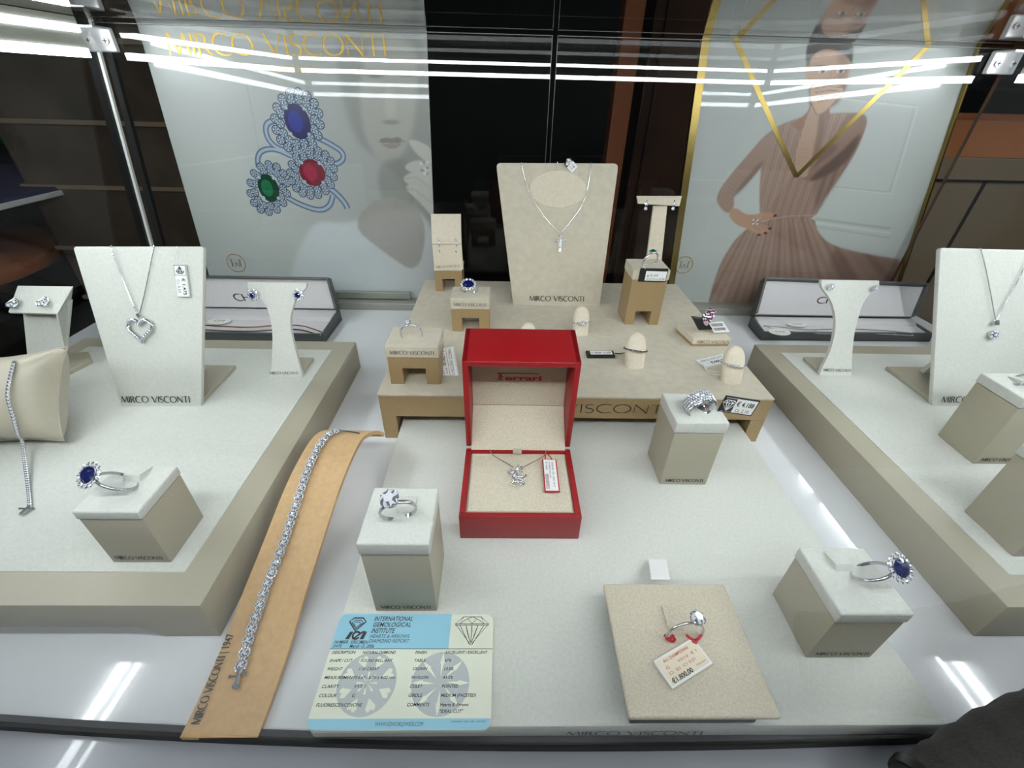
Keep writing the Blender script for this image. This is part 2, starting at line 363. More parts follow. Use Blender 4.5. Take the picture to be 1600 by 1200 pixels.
# ================================================================ posters behind the back glass
def plane_of(bl, br, tl):
    U = (br - bl).normalized(); N = U.cross(tl - bl).normalized() * 1.; V = N.cross(U).normalized(); return U, V, N
class Poster:
    def __init__(s, name, label, y0, y1, z0, z1, xb, xt, thick=.004):
        s.y0, s.z0 = y0, z0; s.th = math.atan2(y1 - y0, z1 - z0)
        s.U = X; s.V = Vector((0, math.sin(s.th), math.cos(s.th))); s.N = Vector((0, -math.cos(s.th), math.sin(s.th)))
        s.O = Vector((0, y0, z0)); s.H = (z1 - z0) / math.cos(s.th); s.xb, s.xt = xb, xt
        s.root = thing(name, label, 'poster', (sum(xb) / 2, y0, z0)); s.thick = thick
    def P(s, u, v, off=0.): return s.O + s.U * u + s.V * v + s.N * off
    def uv(s, px, py, off=0.):
        p = hit(px, py, s.O + s.N * off, s.N); d = p - s.O; return (d.dot(s.U), d.dot(s.V))
    def uvs(s, pts): return [s.uv(*p) for p in pts]
    def build(s, paint, nu, nv, grid_mat):
        uu, vv = np.meshgrid(np.linspace(0, 1, nu + 1), np.linspace(0, 1, nv + 1))
        l = s.xb[0] + (s.xt[0] - s.xb[0]) * vv; r = s.xb[1] + (s.xt[1] - s.xb[1]) * vv
        U_ = l + (r - l) * uu; V_ = vv * s.H
        col = paint(s, U_.ravel(), V_.ravel())
        O = np.array(s.O - rootloc(s.root)); n = np.array(s.N)
        co = O + U_.ravel()[:, None] * np.array(s.U) + V_.ravel()[:, None] * np.array(s.V)
        idx = np.arange((nu + 1) * (nv + 1)).reshape(nv + 1, nu + 1)
        fs = np.stack([idx[:-1, :-1], idx[:-1, 1:], idx[1:, 1:], idx[1:, :-1]], -1).reshape(-1, 4)
        me = bpy.data.meshes.new('print'); me.from_pydata(co.tolist(), [], fs.tolist())
        at_ = me.color_attributes.new('print', 'FLOAT_COLOR', 'POINT')
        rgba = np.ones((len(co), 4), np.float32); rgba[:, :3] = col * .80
        at_.data.foreach_set('color', rgba.ravel()); me.materials.append(grid_mat)
        o = bpy.data.objects.new('print', me); COL.objects.link(o); o.parent = s.root
        mb = MB(); q = [s.P(s.xb[0], 0, -.0004), s.P(s.xb[1], 0, -.0004), s.P(s.xt[1], s.H, -.0004), s.P(s.xt[0], s.H, -.0004)]
        mb.slab(q, s.N * -s.thick); obj('backing', mb, 'white', s.root)
def print_mat():
    m = bpy.data.materials.new('printed picture'); m.use_nodes = True; nt = m.node_tree; b = nt.nodes['Principled BSDF']
    a = nt.nodes.new('ShaderNodeVertexColor'); a.layer_name = 'print'
    nt.links.new(a.outputs['Color'], b.inputs['Base Color']); b.inputs['Roughness'].default_value = .35
    b.inputs['Coat Weight'].default_value = .5; b.inputs['Coat Roughness'].default_value = .02
    return m
PM = print_mat()
def sl(c): c = np.array(c, float) / 255; return np.where(c <= .04045, c / 12.92, ((c + .055) / 1.055) ** 2.4)
class Paint:
    def __init__(s, po, U, V): s.po, s.U, s.V = po, U, V; s.c = np.zeros((len(U), 3))
    def fill(s, c): s.c[:] = sl(c)
    def sd(s, poly):                                   # signed distance, negative inside
        p = np.array(poly, float); n = len(p); d = np.full(len(s.U), 1e9); ins = np.zeros(len(s.U), bool)
        for i in range(n):
            a, b = p[i], p[(i + 1) % n]; ex, ey = b - a; wx, wy = s.U - a[0], s.V - a[1]
            t = np.clip((wx * ex + wy * ey) / (ex * ex + ey * ey + 1e-18), 0, 1)
            d = np.minimum(d, np.hypot(wx - ex * t, wy - ey * t))
            cnd = (a[1] > s.V) != (b[1] > s.V)
            with np.errstate(divide='ignore', invalid='ignore'):
                xi = a[0] + (s.V - a[1]) * ex / (ey if ey else 1e-18)
            ins ^= cnd & (s.U < xi)
        return np.where(ins, -d, d)
    def mask(s, sd, soft): return 1 / (1 + np.exp(np.clip(sd / soft * 3, -40, 40)))
    def mix(s, m, c): s.c += (sl(c) - s.c) * m[:, None]
    def poly(s, px, c, soft=.0008, al=1., smooth=True, uv=False):
        q = px if uv else s.po.uvs(px)
        if smooth: q = chaikin(q)
        m = s.mask(s.sd(q), soft) * al; s.mix(m, c); return m
    def ell(s, cx, cy, rx, ry, c, soft=.002, al=1., rot=0.):
        o = s.po.uv(cx, cy); a = s.po.uv(cx + rx, cy); b = s.po.uv(cx, cy - ry); ru, rv = abs(a[0] - o[0]), abs(b[1] - o[1])
        du, dv = s.U - o[0], s.V - o[1]; cr, sr = math.cos(rot), math.sin(rot); x, y = (du * cr + dv * sr) / ru, (-du * sr + dv * cr) / rv
        k = np.sqrt(x * x + y * y); m = s.mask((k - 1) * min(ru, rv), soft) * al; s.mix(m, c); return m
    def line(s, px, wd, c, al=1., soft=.0005):
        q = s.po.uvs(px); d = np.full(len(s.U), 1e9)
        for a, b in zip(q[:-1], q[1:]):
            ex, ey = b[0] - a[0], b[1] - a[1]; wx, wy = s.U - a[0], s.V - a[1]; t = np.clip((wx * ex + wy * ey) / (ex * ex + ey * ey + 1e-18), 0, 1)
            d = np.minimum(d, np.hypot(wx - ex * t, wy - ey * t))
        s.mix(s.mask(d - wd / 2, soft) * al, c)
def chaikin(q, k=2):
    for _ in range(k):
        o = []
        for i in range(len(q)):
            a, b = q[i], q[(i + 1) % len(q)]
            o += [(a[0] * .75 + b[0] * .25, a[1] * .75 + b[1] * .25), (a[0] * .25 + b[0] * .75, a[1] * .25 + b[1] * .75)]
        q = o
    return q

def paint_left(po, U, V):
    p = Paint(po, U, V); p.fill((206, 210, 206))
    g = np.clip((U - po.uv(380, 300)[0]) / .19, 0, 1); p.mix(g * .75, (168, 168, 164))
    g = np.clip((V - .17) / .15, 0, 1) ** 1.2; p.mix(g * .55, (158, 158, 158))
    p.line([(385, 130), (405, 235)], .0008, (160, 160, 158), .6, .001)
    p.line([(270, 262), (400, 243), (470, 238)], .0008, (228, 230, 228), .7, .001)
    p.line([(300, 330), (470, 322)], .0008, (222, 226, 222), .5, .001)
    # faded portrait: hair, face, neck, hand, white blouse
    p.poly([(520, 60), (560, 40), (640, 40), (664, 60), (680, 250), (690, 420), (640, 300), (600, 250), (560, 230), (535, 160)], (146, 146, 142), .006, .75)
    p.poly([(575, 60), (650, 60), (652, 130), (648, 190), (636, 235), (610, 258), (590, 250), (570, 215), (560, 150)], (186, 182, 174), .005, .85)
    p.poly([(602, 130), (614, 130), (622, 182), (600, 186)], (196, 192, 184), .003, .7)
    p.ell(611, 191, 13, 3.5, (140, 136, 130), .001, .8)
    p.poly([(588, 220), (602, 214), (611, 217), (622, 213), (632, 221), (612, 224)], (128, 118, 112), .0006, .8)
    p.poly([(590, 223), (612, 226), (632, 222), (614, 236)], (150, 138, 132), .0008, .8)
    p.line([(588, 221), (612, 224), (633, 221)], .0006, (100, 92, 88), .8)
    p.ell(586, 118, 12, 4, (118, 114, 110), .0015, .7); p.ell(636, 116, 11, 4, (118, 114, 110), .0015, .7)
    p.poly([(585, 255), (640, 240), (655, 330), (600, 330)], (140, 138, 134), .004, .6)
    p.poly([(480, 345), (545, 350), (600, 330), (655, 325), (690, 380), (690, 475), (560, 475), (440, 475)], (226, 230, 232), .005, .8)
    p.poly([(545, 350), (600, 300), (650, 320), (668, 360), (653, 430), (600, 395)], (172, 166, 160), .002, .85)
    p.poly([(470, 345), (545, 350), (640, 470), (500, 475)], (216, 224, 226), .004, .6)
    for a in ([(636, 218), (652, 219), (676, 232), (684, 262), (668, 255), (648, 238)], [(628, 262), (646, 250), (668, 252), (684, 270), (680, 292), (655, 276)],
              [(626, 280), (642, 268), (664, 274), (684, 296), (682, 312), (650, 296)], [(630, 292), (646, 286), (668, 300), (686, 320), (686, 350), (652, 312)]):
        p.poly(a, (206, 202, 194), .0012, .9)
    p.line([(630, 279), (650, 277), (676, 296)], .0006, (150, 146, 140), .7); p.line([(634, 294), (650, 298), (676, 318)], .0006, (150, 146, 140), .7)
    for i in range(14): p.ell(663 + 5 * math.cos(i), 262 + 9 * math.sin(i * 1.3), 2.2, 2.2, (232, 234, 236) if i % 2 else (150, 152, 156), .0004, .8)
    return p.c
PL = Poster('jewellery_poster', 'pale poster with three printed cluster rings and gold lettering, behind the back glass', .632, .6445, .011, .333, (-.437, -.1025), (-.418, -.0925))
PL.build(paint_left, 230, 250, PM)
mb = MB()
def on(po, px, py, off=.0003): return po.P(*po.uv(px, py), off)
def textline(mb, po, s, a, b, hpx, f=roman, mi=0, bold=1.):   # lettering from pixel a to b on the poster
    A, B_ = on(po, *a), on(po, *b); Uu = (B_ - A); wid = Uu.length; Uu.normalize(); Vv = po.N.cross(Uu)
    h = (on(po, a[0], a[1] - hpx) - A).length
    f(mb, s, A, Uu, Vv, wid, h, mi=mi, bold=bold) if f is roman else f(mb, s, A, Uu, Vv, h, wid, mi)
textline(mb, PL, 'MIRCO VISCONTI', (267, 86), (604, 88), 32, bold=1.15)
textline(mb, PL, 'VALENZA', (395, 112), (494, 114), 11, bold=1.2)
obj('lettering', mb, 'goldink', PL.root)
def mv_logo(po, px, py, r):
    mb = MB(); c = po.uv(px, py); O = po.P(c[0], c[1], .0003); k = (on(po, px + r, py) - on(po, px, py)).length
    mb.ribbon(O, po.U, po.V, circ(0, 0, k), k * .07, close=True)
    for pts, wd in (([(-.5, -.42), (-.42, .5), (0, -.3), (.42, .5), (.5, -.42)], .1), ([(-.62, .5), (-.2, -.5), (.0, .1)], .06), ([(.62, .5), (.2, -.5), (0, .1)], .06)):
        mb.ribbon(O, po.U, po.V, [(a * k, b * k) for a, b in pts], k * wd)
    obj('logo', mb, 'goldink', po.root)
mv_logo(PL, 369, 411, 14)
def printed_ring(po, name, cx, cy, rx, ry, gem_mat, nh, bands, rot=0., rh=8.):
    """flat print: a shank, a halo of small stones and one coloured stone"""
    mb = MB()
    for b in bands:
        pts, wpx = b; q = [po.uv(*p) for p in pts]; k = abs(po.uv(cx + 1, cy)[0] - po.uv(cx, cy)[0])
        q2 = chai_open(q)
        mb.ribbon(po.P(0, 0, .0002), po.U, po.V, q2, wpx * k, 0); mb.ribbon(po.P(0, 0, .00025), po.U, po.V, q2, wpx * k * .45, 1)
    for ring_i, (f, n_) in enumerate(((1.0, nh), (1.32, int(nh * 1.15)))):
        for i in range(n_):
            a = 2 * math.pi * (i + .5 * ring_i) / n_; x = cx + (rx + rh * .75) * f * math.cos(a); y = cy + (ry + rh * .75) * f * math.sin(a)
            if rot: dx, dy = x - cx, y - cy; x, y = cx + dx * math.cos(rot) - dy * math.sin(rot), cy + dx * math.sin(rot) + dy * math.cos(rot)
            c = po.uv(x, y); k = abs(po.uv(x + 1, y)[0] - c[0]); r = rh * .62 * k
            mb.poly(po.P(*c, .0003), po.U, po.V, circ(0, 0, r * 1.3, n=10), 3); mb.poly(po.P(*c, .00036), po.U, po.V, circ(0, 0, r * 1.0, n=8), 2)
            for j in range(5): mb.poly(po.P(*c, .00042), po.U, po.V, [(0, 0), (r * .85 * math.cos(j * 1.26 + i), r * .85 * math.sin(j * 1.26 + i)), (r * .85 * math.cos(j * 1.26 + i + .55), r * .85 * math.sin(j * 1.26 + i + .55))], 3)
    c = po.uv(cx, cy); k = abs(po.uv(cx + 1, cy)[0] - c[0]); kv = abs(po.uv(cx, cy - 1)[1] - c[1])
    E_ = [(a * math.cos(-rot) - b * math.sin(-rot), a * math.sin(-rot) + b * math.cos(-rot)) for a, b in circ(0, 0, rx * k, ry * kv, n=32)]
    mb.poly(po.P(*c, .0004), po.U, po.V, E_, 4)
    mb.poly(po.P(*c, .00045), po.U, po.V, [(a * .55 - rx * k * .15, b * .6) for a, b in E_], 5)
    for a in (.8, 2.3, 3.9, 5.5):
        mb.poly(po.P(*c, .0005), po.U, po.V, circ(rx * k * math.cos(a), ry * kv * math.sin(a), 2.6 * k, n=8), 2)
    obj(name, mb, gem_mat, po.root)
def chai_open(q, k=2):
    for _ in range(k):
        o = [q[0]]
        for a, b in zip(q[:-1], q[1:]): o += [(a[0] * .75 + b[0] * .25, a[1] * .75 + b[1] * .25), (a[0] * .25 + b[0] * .75, a[1] * .25 + b[1] * .75)]
        q = o + [q[-1]]
    return q
for n_, c_ in (('p_band', (92, 108, 132)), ('p_band_light', (160, 174, 192)), ('p_stone', (170, 184, 198)), ('p_stone_dark', (62, 76, 98)), ('p_blue', (3, 8, 84)), ('p_blue_light', (14, 34, 136)),
               ('p_red', (112, 2, 38)), ('p_red_light', (150, 14, 58)), ('p_green', (0, 54, 34)), ('p_green_light', (18, 104, 68))):
    M[n_] = mat(n_.replace('p_', 'printed '), L(*c_), .35, coat=.5)
PB = ['p_band', 'p_band_light', 'p_stone', 'p_stone_dark']
printed_ring(PL, 'printed_sapphire_ring', 465, 190, 20, 28, PB + ['p_blue', 'p_blue_light'], 14, [([(442, 190), (425, 188), (414, 196), (418, 218), (436, 234), (470, 240)], 9), ([(490, 212), (515, 224), (537, 238), (536, 252), (520, 258), (508, 254)], 9)], rot=-.12, rh=9)
printed_ring(PL, 'printed_emerald_ring', 420, 294, 16, 22, PB + ['p_green', 'p_green_light'], 13, [([(404, 262), (402, 245), (410, 234), (430, 232), (456, 244)], 8), ([(448, 308), (470, 320), (500, 330), (516, 322), (520, 306)], 9)], rh=8)
printed_ring(PL, 'printed_ruby_ring', 488, 270, 20, 21, PB + ['p_red', 'p_red_light'], 15, [([(508, 290), (524, 300), (540, 318), (543, 326)], 10)], rh=8)

def paint_right(po, U, V):
    p = Paint(po, U, V); p.fill((200, 204, 200))
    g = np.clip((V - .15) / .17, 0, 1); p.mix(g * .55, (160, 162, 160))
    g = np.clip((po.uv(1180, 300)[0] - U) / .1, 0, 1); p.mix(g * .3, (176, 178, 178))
    for q in ([(1300, 150), (1430, 165), (1390, 300), (1305, 292)], ):
        p.line(q, .0012, (170, 172, 168), .8, .001); p.line([(a + 4, b + 3) for a, b in q], .0008, (222, 224, 220), .8, .001)
    p.line([(1275, 342), (1390, 357)], .0030, (176, 178, 172), .9, .001); p.line([(1275, 348), (1390, 364)], .0012, (225, 228, 222), .9, .001); p.line([(1275, 354), (1390, 372)], .002, (180, 180, 175), .8, .001)
    p.line([(1075, 280), (1140, 283)], .001, (214, 216, 214), .6, .001)
    skin, skin_d = (192, 152, 126), (128, 92, 72); dress, dress_d = (164, 136, 122), (98, 74, 66)
    # skirt, spreading to the right
    p.poly([(1185, 345), (1272, 335), (1276, 362), (1300, 385), (1370, 400), (1420, 408), (1400, 500), (1100, 500), (1120, 420), (1150, 370)], dress, .0012)
    p.poly([(1290, 388), (1330, 394), (1400, 404), (1420, 408), (1400, 500), (1300, 500)], dress_d, .006, .55)
    p.poly([(1205, 360), (1250, 352), (1270, 380), (1240, 400), (1200, 390)], (150, 116, 104), .006, .5)
    # torso
    p.poly([(1200, 205), (1230, 190), (1262, 180), (1310, 176), (1352, 176), (1356, 190), (1340, 235), (1310, 280), (1285, 315), (1272, 345), (1188, 350), (1186, 300), (1190, 250)], dress, .001)
    p.poly([(1300, 240), (1345, 215), (1318, 270), (1288, 312), (1276, 335), (1270, 290)], dress_d, .005, .6)
    sdt = np.minimum(p.sd(chaikin(po.uvs([(1200, 205), (1230, 190), (1262, 180), (1310, 176), (1352, 176), (1340, 235), (1310, 280), (1272, 345), (1188, 350), (1186, 300), (1190, 250)]))), 9)
    sds = p.sd(chaikin(po.uvs([(1185, 345), (1272, 335), (1276, 362), (1300, 385), (1370, 400), (1420, 408), (1400, 500), (1100, 500), (1120, 420), (1150, 370)])))
    w1 = p.mask(sdt, .001); p.mix(w1 * (.5 + .5 * np.sin(U * 2 * math.pi / .0042 + 3 * V * 30)) * .42, (118, 88, 78)); p.mix(w1 * np.clip(.5 + .5 * np.sin(U * 2 * math.pi / .0111 + 1), 0, 1) * .2, (205, 176, 160))
    o = po.uv(1225, 250); ang = np.arctan2(U - o[0], -(V - o[1])); w2 = p.mask(sds, .001); p.mix(w2 * (.5 + .5 * np.sin(ang * 95)) * .42, (112, 82, 72)); p.mix(w2 * (.5 + .5 * np.sin(ang * 37 + 1)) * .2, (206, 176, 162))
    p.line([(1186, 346), (1230, 338), (1274, 336)], .0012, (196, 166, 150), .8)
    # neck, face, hair
    p.poly([(1258, 150), (1268, 168), (1250, 186), (1232, 196), (1272, 214), (1300, 180), (1290, 150)], (156, 112, 90), .001)
    p.poly([(1258, 110), (1262, 85), (1275, 66), (1300, 62), (1326, 70), (1328, 100), (1324, 132), (1310, 156), (1292, 168), (1272, 158), (1262, 138)], skin, .001)
    p.poly([(1305, 70), (1326, 74), (1326, 120), (1312, 150), (1300, 150), (1312, 110)], (128, 90, 72), .004, .6)
    p.poly([(1258, 96), (1262, 62), (1284, 50), (1320, 52), (1334, 66), (1332, 104), (1324, 88), (1306, 78), (1284, 77), (1268, 88), (1263, 106)], (38, 30, 26), .001)
    p.line([(1276, 103), (1292, 104)], .0014, (52, 38, 32), .9); p.line([(1306, 103), (1320, 105)], .0014, (52, 38, 32), .9)
    for x in (1285, 1313):
        p.ell(x, 111, 7, 3.2, (228, 220, 214), .0004, .8); p.ell(x + 1, 111, 3, 3.2, (36, 26, 24), .0004); p.line([(x - 8, 110), (x, 107), (x + 8, 110)], .0008, (34, 24, 22), .9)
    p.line([(1299, 108), (1297, 124), (1303, 128)], .0008, (140, 100, 82), .7)
    # right arm bent up to the face (viewer's right): sleeve, forearm, elbow
    p.poly([(1322, 176), (1352, 178), (1356, 196), (1332, 245), (1297, 272), (1262, 286), (1243, 272), (1262, 244), (1300, 222)], (146, 116, 102), .001)
    p.poly([(1350, 200), (1332, 245), (1297, 273), (1262, 286), (1276, 268), (1312, 240)], (80, 60, 54), .003, .8)
    p.poly([(1302, 222), (1262, 244), (1246, 270), (1252, 276), (1280, 256), (1312, 232)], (88, 66, 60), .003, .5)
    p.poly([(1240, 268), (1242, 235), (1256, 192), (1268, 160), (1292, 158), (1290, 200), (1278, 250), (1258, 282)], (186, 152, 132), .0008)
    p.poly([(1280, 165), (1292, 160), (1290, 200), (1278, 250), (1260, 280), (1270, 240), (1278, 200)], (120, 90, 78), .002, .7)
    p.line([(1241, 266), (1243, 235), (1257, 192), (1268, 162)], .0008, (104, 78, 68), .8, .0006)
    for k in range(5): p.line([(1246 + k * 1.3, 256 - k * 6), (1262 + k, 262 - k * 7)], .0005, (130, 102, 88), .4, .0006)
    # hand over the mouth
    p.poly([(1262, 126), (1326, 120), (1324, 134), (1312, 160), (1292, 172), (1270, 158)], (116, 78, 62), .003, .75)
    p.poly([(1268, 162), (1264, 142), (1276, 132), (1300, 130), (1316, 134), (1318, 146), (1304, 158), (1290, 174), (1276, 180)], (204, 166, 140), .0008)
    for k in range(4): p.line([(1272 + k * 2, 138 + 7 * k), (1296, 134 + 7 * k), (1316 - 3 * k, 137 + 6 * k)], .0009, (120, 84, 68), .9, .0004)
    p.line([(1264, 142), (1268, 162), (1276, 180)], .0009, (104, 74, 60), .9, .0005)
    # left arm to the hip
    p.poly([(1200, 205), (1222, 200), (1196, 255), (1165, 290), (1146, 306), (1148, 322), (1138, 336), (1122, 322), (1119, 306), (1135, 280), (1170, 240)], dress, .001)
    p.poly([(1196, 250), (1165, 292), (1148, 308), (1152, 296), (1185, 255)], dress_d, .003, .6)
    for k in range(7): p.line([(1150 - k * 3, 268 + k * 6), (1164 - k * 3, 282 + k * 5)], .0006, (132, 100, 88), .5, .0006)
    p.poly([(1136, 334), (1148, 322), (1168, 338), (1200, 330), (1214, 336), (1200, 344), (1186, 346), (1204, 356), (1202, 362), (1196, 364), (1186, 368), (1170, 358), (1150, 352)], skin, .0006)
    for a, b in ((1211, 337), (1203, 357), (1196, 364), (1186, 367)): p.ell(a, b, 3, 2, (84, 24, 26), .0003)
    p.line([(1180, 344), (1194, 350)], .0005, skin_d, .8, .0003); p.line([(1172, 350), (1188, 360)], .0005, skin_d, .8, .0003)
    for i in range(8): p.ell(1180 + 4 * math.cos(i * .8), 347 + 4 * math.sin(i * .8), 1.6, 1.6, (225, 228, 230) if i % 2 else (120, 120, 130), .0003)
    return p.c
PR = Poster('fashion_poster', 'poster of a person in a pleated pink dress with crossing gold lines', .632, .6445, .011, .333, (.2575, .6005), (.2335, .5500))
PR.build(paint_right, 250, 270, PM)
mv_logo(PR, 1069, 414, 13)
mb = MB()
q = [PR.uv(*p) for p in ((1130, 0), (1146, 50), (1244, 277), (1455, 62), (1500, 10))]
mb.ribbon(PR.P(0, 0, .0004), PR.U, PR.V, [PR.uv(1140, 42), PR.uv(1244, 276)], .0056); mb.ribbon(PR.P(0, 0, .0004), PR.U, PR.V, [PR.uv(1244, 276), PR.uv(1462, 60)], .0056)
obj('gold_line', mb, 'brass', PR.root, label='gold V shaped line')
for side in (0, 1):                                    # brass edges
    a, b = PR.P(PR.xb[side], 0), PR.P(PR.xt[side], PR.H); sx = -1 if side == 0 else 1
    mb = MB(); wd = .0095 if side == 0 else .0022; mb.slab([a, a + X * sx * wd, b + X * sx * wd, b], PR.N * .006 - Y * 0, .0003); 
    obj('brass_edge', mb, 'brass', PR.root, label='polished brass edge')
for (px0, px1, nm) in ((470, 643, 'ledge on the left'),):
    mb = MB(); a, b = aty(px0, 470, .629), aty(px1, 470, .629); mb.box((a.x, .622, .012), (b.x, .630, .022), .0008)
    obj('foot_rail', mb, 'alu', PL.root)

# ================================================================ the dim shop beyond the glass
mb = MB(); mb.box((-3, -2.5, -1.0), (4, 4, -.95)); obj('floor_1', mb, 'darkroom', kind='structure')
mb = MB(); mb.box((-3, 3.4, -1.0), (4, 3.5, 2.0)); obj('wall_back', mb, 'darkroom', kind='structure')
mb = MB(); mb.box((-3.05, -2.5, -1.0), (-3, 3.5, 2.0)); obj('wall_left', mb, 'darkroom', kind='structure')
mb = MB(); mb.box((4, -2.5, -1.0), (4.05, 3.5, 2.0)); obj('wall_right', mb, 'darkroom', kind='structure')
mb = MB(); mb.box((-3, -2.5, 2.0), (4, 3.5, 2.05)); obj('ceiling', mb, 'darkroom', kind='structure')
# stone clad pillar
t = thing('stone_pillar', 'dark brown stone clad pillar seen between the glass corner and the ring poster', 'pillar', (-.9, 1.15, -.95))
mb = MB(); mb.box((-1.02, 1.02, -.95), (-.50, 1.4, 2.0), .01); obj('stone_cladding', mb, 'stone', t)
mb = MB()
for k, zz in enumerate((-.42, -.30, -.17, -.05, .08, .2, .33)): mb.box((-1.024, 1.016, zz), (-.497, 1.03, zz + .008), mi=0)
obj('mortar', mb, 'taupe', t)
# brown post seen through the right door
t = thing('wooden_post', 'orange brown wooden post standing in the dark behind the cross necklace', 'post', (.34, 1.25, -.95))
mb = MB(); a, b = aty(965, 160, 1.2), aty(985, 160, 1.2); mb.box((a.x - .01, 1.2, -.95), (b.x + .004, 1.25, 1.9), .004); obj('shaft', mb, 'orange_wood', t)
mb = MB(); mb.box((a.x - .022, 1.19, -.95), (b.x + .018, 1.26, -.75), .004); obj('plinth', mb, 'wood', t)
t = thing('wooden_cupboard', 'dark brown wooden cupboard beyond the glass, right of the orange post', 'cupboard', (.62, 1.5, -.95))
mb = MB(); mb.box((.40, 1.55, -.95), (.85, 1.95, .9), .006); obj('body', mb, 'wood', t)
mb = MB(); mb.box((.43, 1.535, -.9), (.61, 1.552, .86), .004); obj('door', mb, 'wood', t)
mb = MB(); mb.box((.64, 1.535, -.9), (.82, 1.552, .86), .004); obj('door', mb, 'wood', t)
# left: round wooden table and a white shelf slab
t = thing('wooden_table', 'round brown wooden table in the dark beyond the left glass', 'table', (-1.45, .95, -.95))
mb = MB(); mb.slab([Vector((-1.52 + .47 * math.cos(a_ * math.pi / 20), .95 + .36 * math.sin(a_ * math.pi / 20), -.06)) for a_ in range(40)], (0, 0, -.03), .006); obj('tabletop', mb, 'orange_wood', t, smooth=40)
mb = MB(); mb.tube([(-1.52, .95, -.95), (-1.52, .95, -.09)], .05, 20); obj('pedestal', mb, 'wood', t, smooth=40)
mb = MB(); mb.tube([(-1.52, .95, -.95), (-1.52, .95, -.92)], .2, 28); obj('foot', mb, 'wood', t, smooth=40)
t = thing('display_shelf', 'white shelf board with a violet stripe at the left edge, beyond the glass', 'shelf', (-1.2, 1.0, .08))
a, b = aty(84, 300, 1.0), aty(0, 302, 1.0)
mb = MB(); mb.box((-1.9, .86, a.z - .010), (a.x, 1.3, a.z), .002); obj('board', mb, 'shelfwhite', t)
mb = MB(); mb.box((-1.9, .855, a.z), (a.x - .005, 1.3, a.z + .007)); obj('stripe', mb, 'purple', t)
mb = MB(); mb.box((-1.6, 1.28, a.z - .08), (-1.57, 1.32, a.z - .01)); obj('bracket', mb, 'purple', t)
# right: neighbouring counter with taupe panels and a bronze top
t = thing('neighbouring_counter', 'taupe panelled counter with a bronze top beyond the right glass', 'counter', (1.3, .9, -.95))
def ty(px, py, y=.95): return aty(px, py, y)
mb = MB(); mb.box((.70, .92, -.95), (2.2, 1.5, ty(1480, 242).z), .003); obj('body', mb, 'taupe', t)
zt_ = ty(1480, 242).z; zt2 = ty(1500, 188).z
mb = MB(); mb.hexa([(.70, .92, zt_), (2.2, .92, zt_ + .0), (2.2, 1.5, zt_), (.70, 1.5, zt_), (.70, .96, zt2), (2.2, .96, zt2), (2.2, 1.5, zt2), (.70, 1.5, zt2)]); obj('bronze_top', mb, 'bronze', t, label='bronze top')
zs = ty(1480, 278).z
mb = MB(); mb.box((.70, .916, zs - .002), (2.2, .921, zs + .002)); obj('groove', mb, 'rubber', t)
mb = MB(); mb.box((.93, .916, -.9), (.934, .921, zs)); obj('groove', mb, 'rubber', t)
t = thing('bronze_panel', 'bronze wall panel in the top right corner beyond the glass', 'panel', (1.5, 1.9, .3))
mb = MB(); mb.box((1.05, 1.9, .42), (2.9, 1.95, 1.3), .004); obj('sheet', mb, 'bronze', t)
mb = MB(); mb.box((1.05, 1.895, .80), (2.9, 1.9, .815)); mb.box((1.75, 1.895, .42), (1.76, 1.9, 1.3)); obj('groove', mb, 'rubber', t)
# ceiling lamps of the shop (they reflect in the glass)
for i, (x, y) in enumerate(((-.9, -1.4), (.35, -1.4), (1.4, -.9), (2.2, 1.2))):
    t = thing('ceiling_light', 'long white ceiling light of the shop', 'ceiling light', (x, y, 2.0), 'ceiling lights of the shop')
    mb = MB(); mb.box((x - .45, y - .05, 1.985), (x + .45, y + .05, 2.0)); obj('frame', mb, 'alu', t)
    mb = MB(); mb.box((x - .42, y - .035, 1.980), (x + .42, y + .035, 1.986)); obj('diffuser', mb, mat('lamp diffuser %d' % i, (.95, .98, 1.), .5, emit=52), t)

# ================================================================ stands, trays, mats
def brand(parent, O, U, V, wid, h, N, mi='ink', s='MIRCO VISCONTI', bold=1.5, name='lettering'):
    mb = MB(); roman(mb, s, Vector(O) + N * .00025, U, V, wid, h, bold=bold); return obj(name, mb, mi, parent)
# centre mat
r = thing('display_mat', 'wide flat pale fabric mat in the middle of the showcase floor', 'display mat', (.067, .2, 0))
mb = MB(); mb.box((-.0955, .0868, .0008), (.2305, .345, ZM), .0016); obj('pad', mb, 'velvet', r, smooth=40)
brand(r, (.0350, .0867, .0040), X, Z, .070, .0045, -Y)
# gold riser
r = thing('display_riser', 'wide gold riser bench with a beige suede top behind the red box', 'riser', (.067, .45, 0))
xl, xr_, yf, yb = -.1112, .2462, .3205, .600
mb = MB(); mb.box((xl, yf, .0265), (xr_, yf + .006, ZR - .002), .0006); mb.box((xl, yb - .006, .0265), (xr_, yb, ZR - .002), .0006)
mb.box((xl, yf + .006, .0265), (xl + .006, yb - .006, ZR - .002), .0006); mb.box((xr_ - .006, yf + .006, .0265), (xr_, yb - .006, ZR - .002), .0006)
mb.box((xl + .005, yf + .005, .030), (xr_ - .005, yb - .005, ZR - .002)); obj('body', mb, 'gold_card', r)
for x0, x1 in ((xl, xl + .0135), (xr_ - .0135, xr_)):
    for y0, y1 in ((yf, yf + .03), (yb - .03, yb)):
        mb = MB(); mb.box((x0, y0, 0), (x1, y1, .0267), .0005); obj('leg', mb, 'gold_card', r)
mb = MB(); mb.box((xl - .0004, yf - .0004, ZR - .0022), (xr_ + .0004, yb, ZR), .0006); obj('suede_top', mb, 'suede', r)
a = hit(747, 646, (0, yf, 0), Y); b = hit(1042, 642, (0, yf, 0), Y)
brand(r, (a.x, yf - .0003, .0335), X, Z, b.x - a.x, .0098, -Y, bold=1.0)
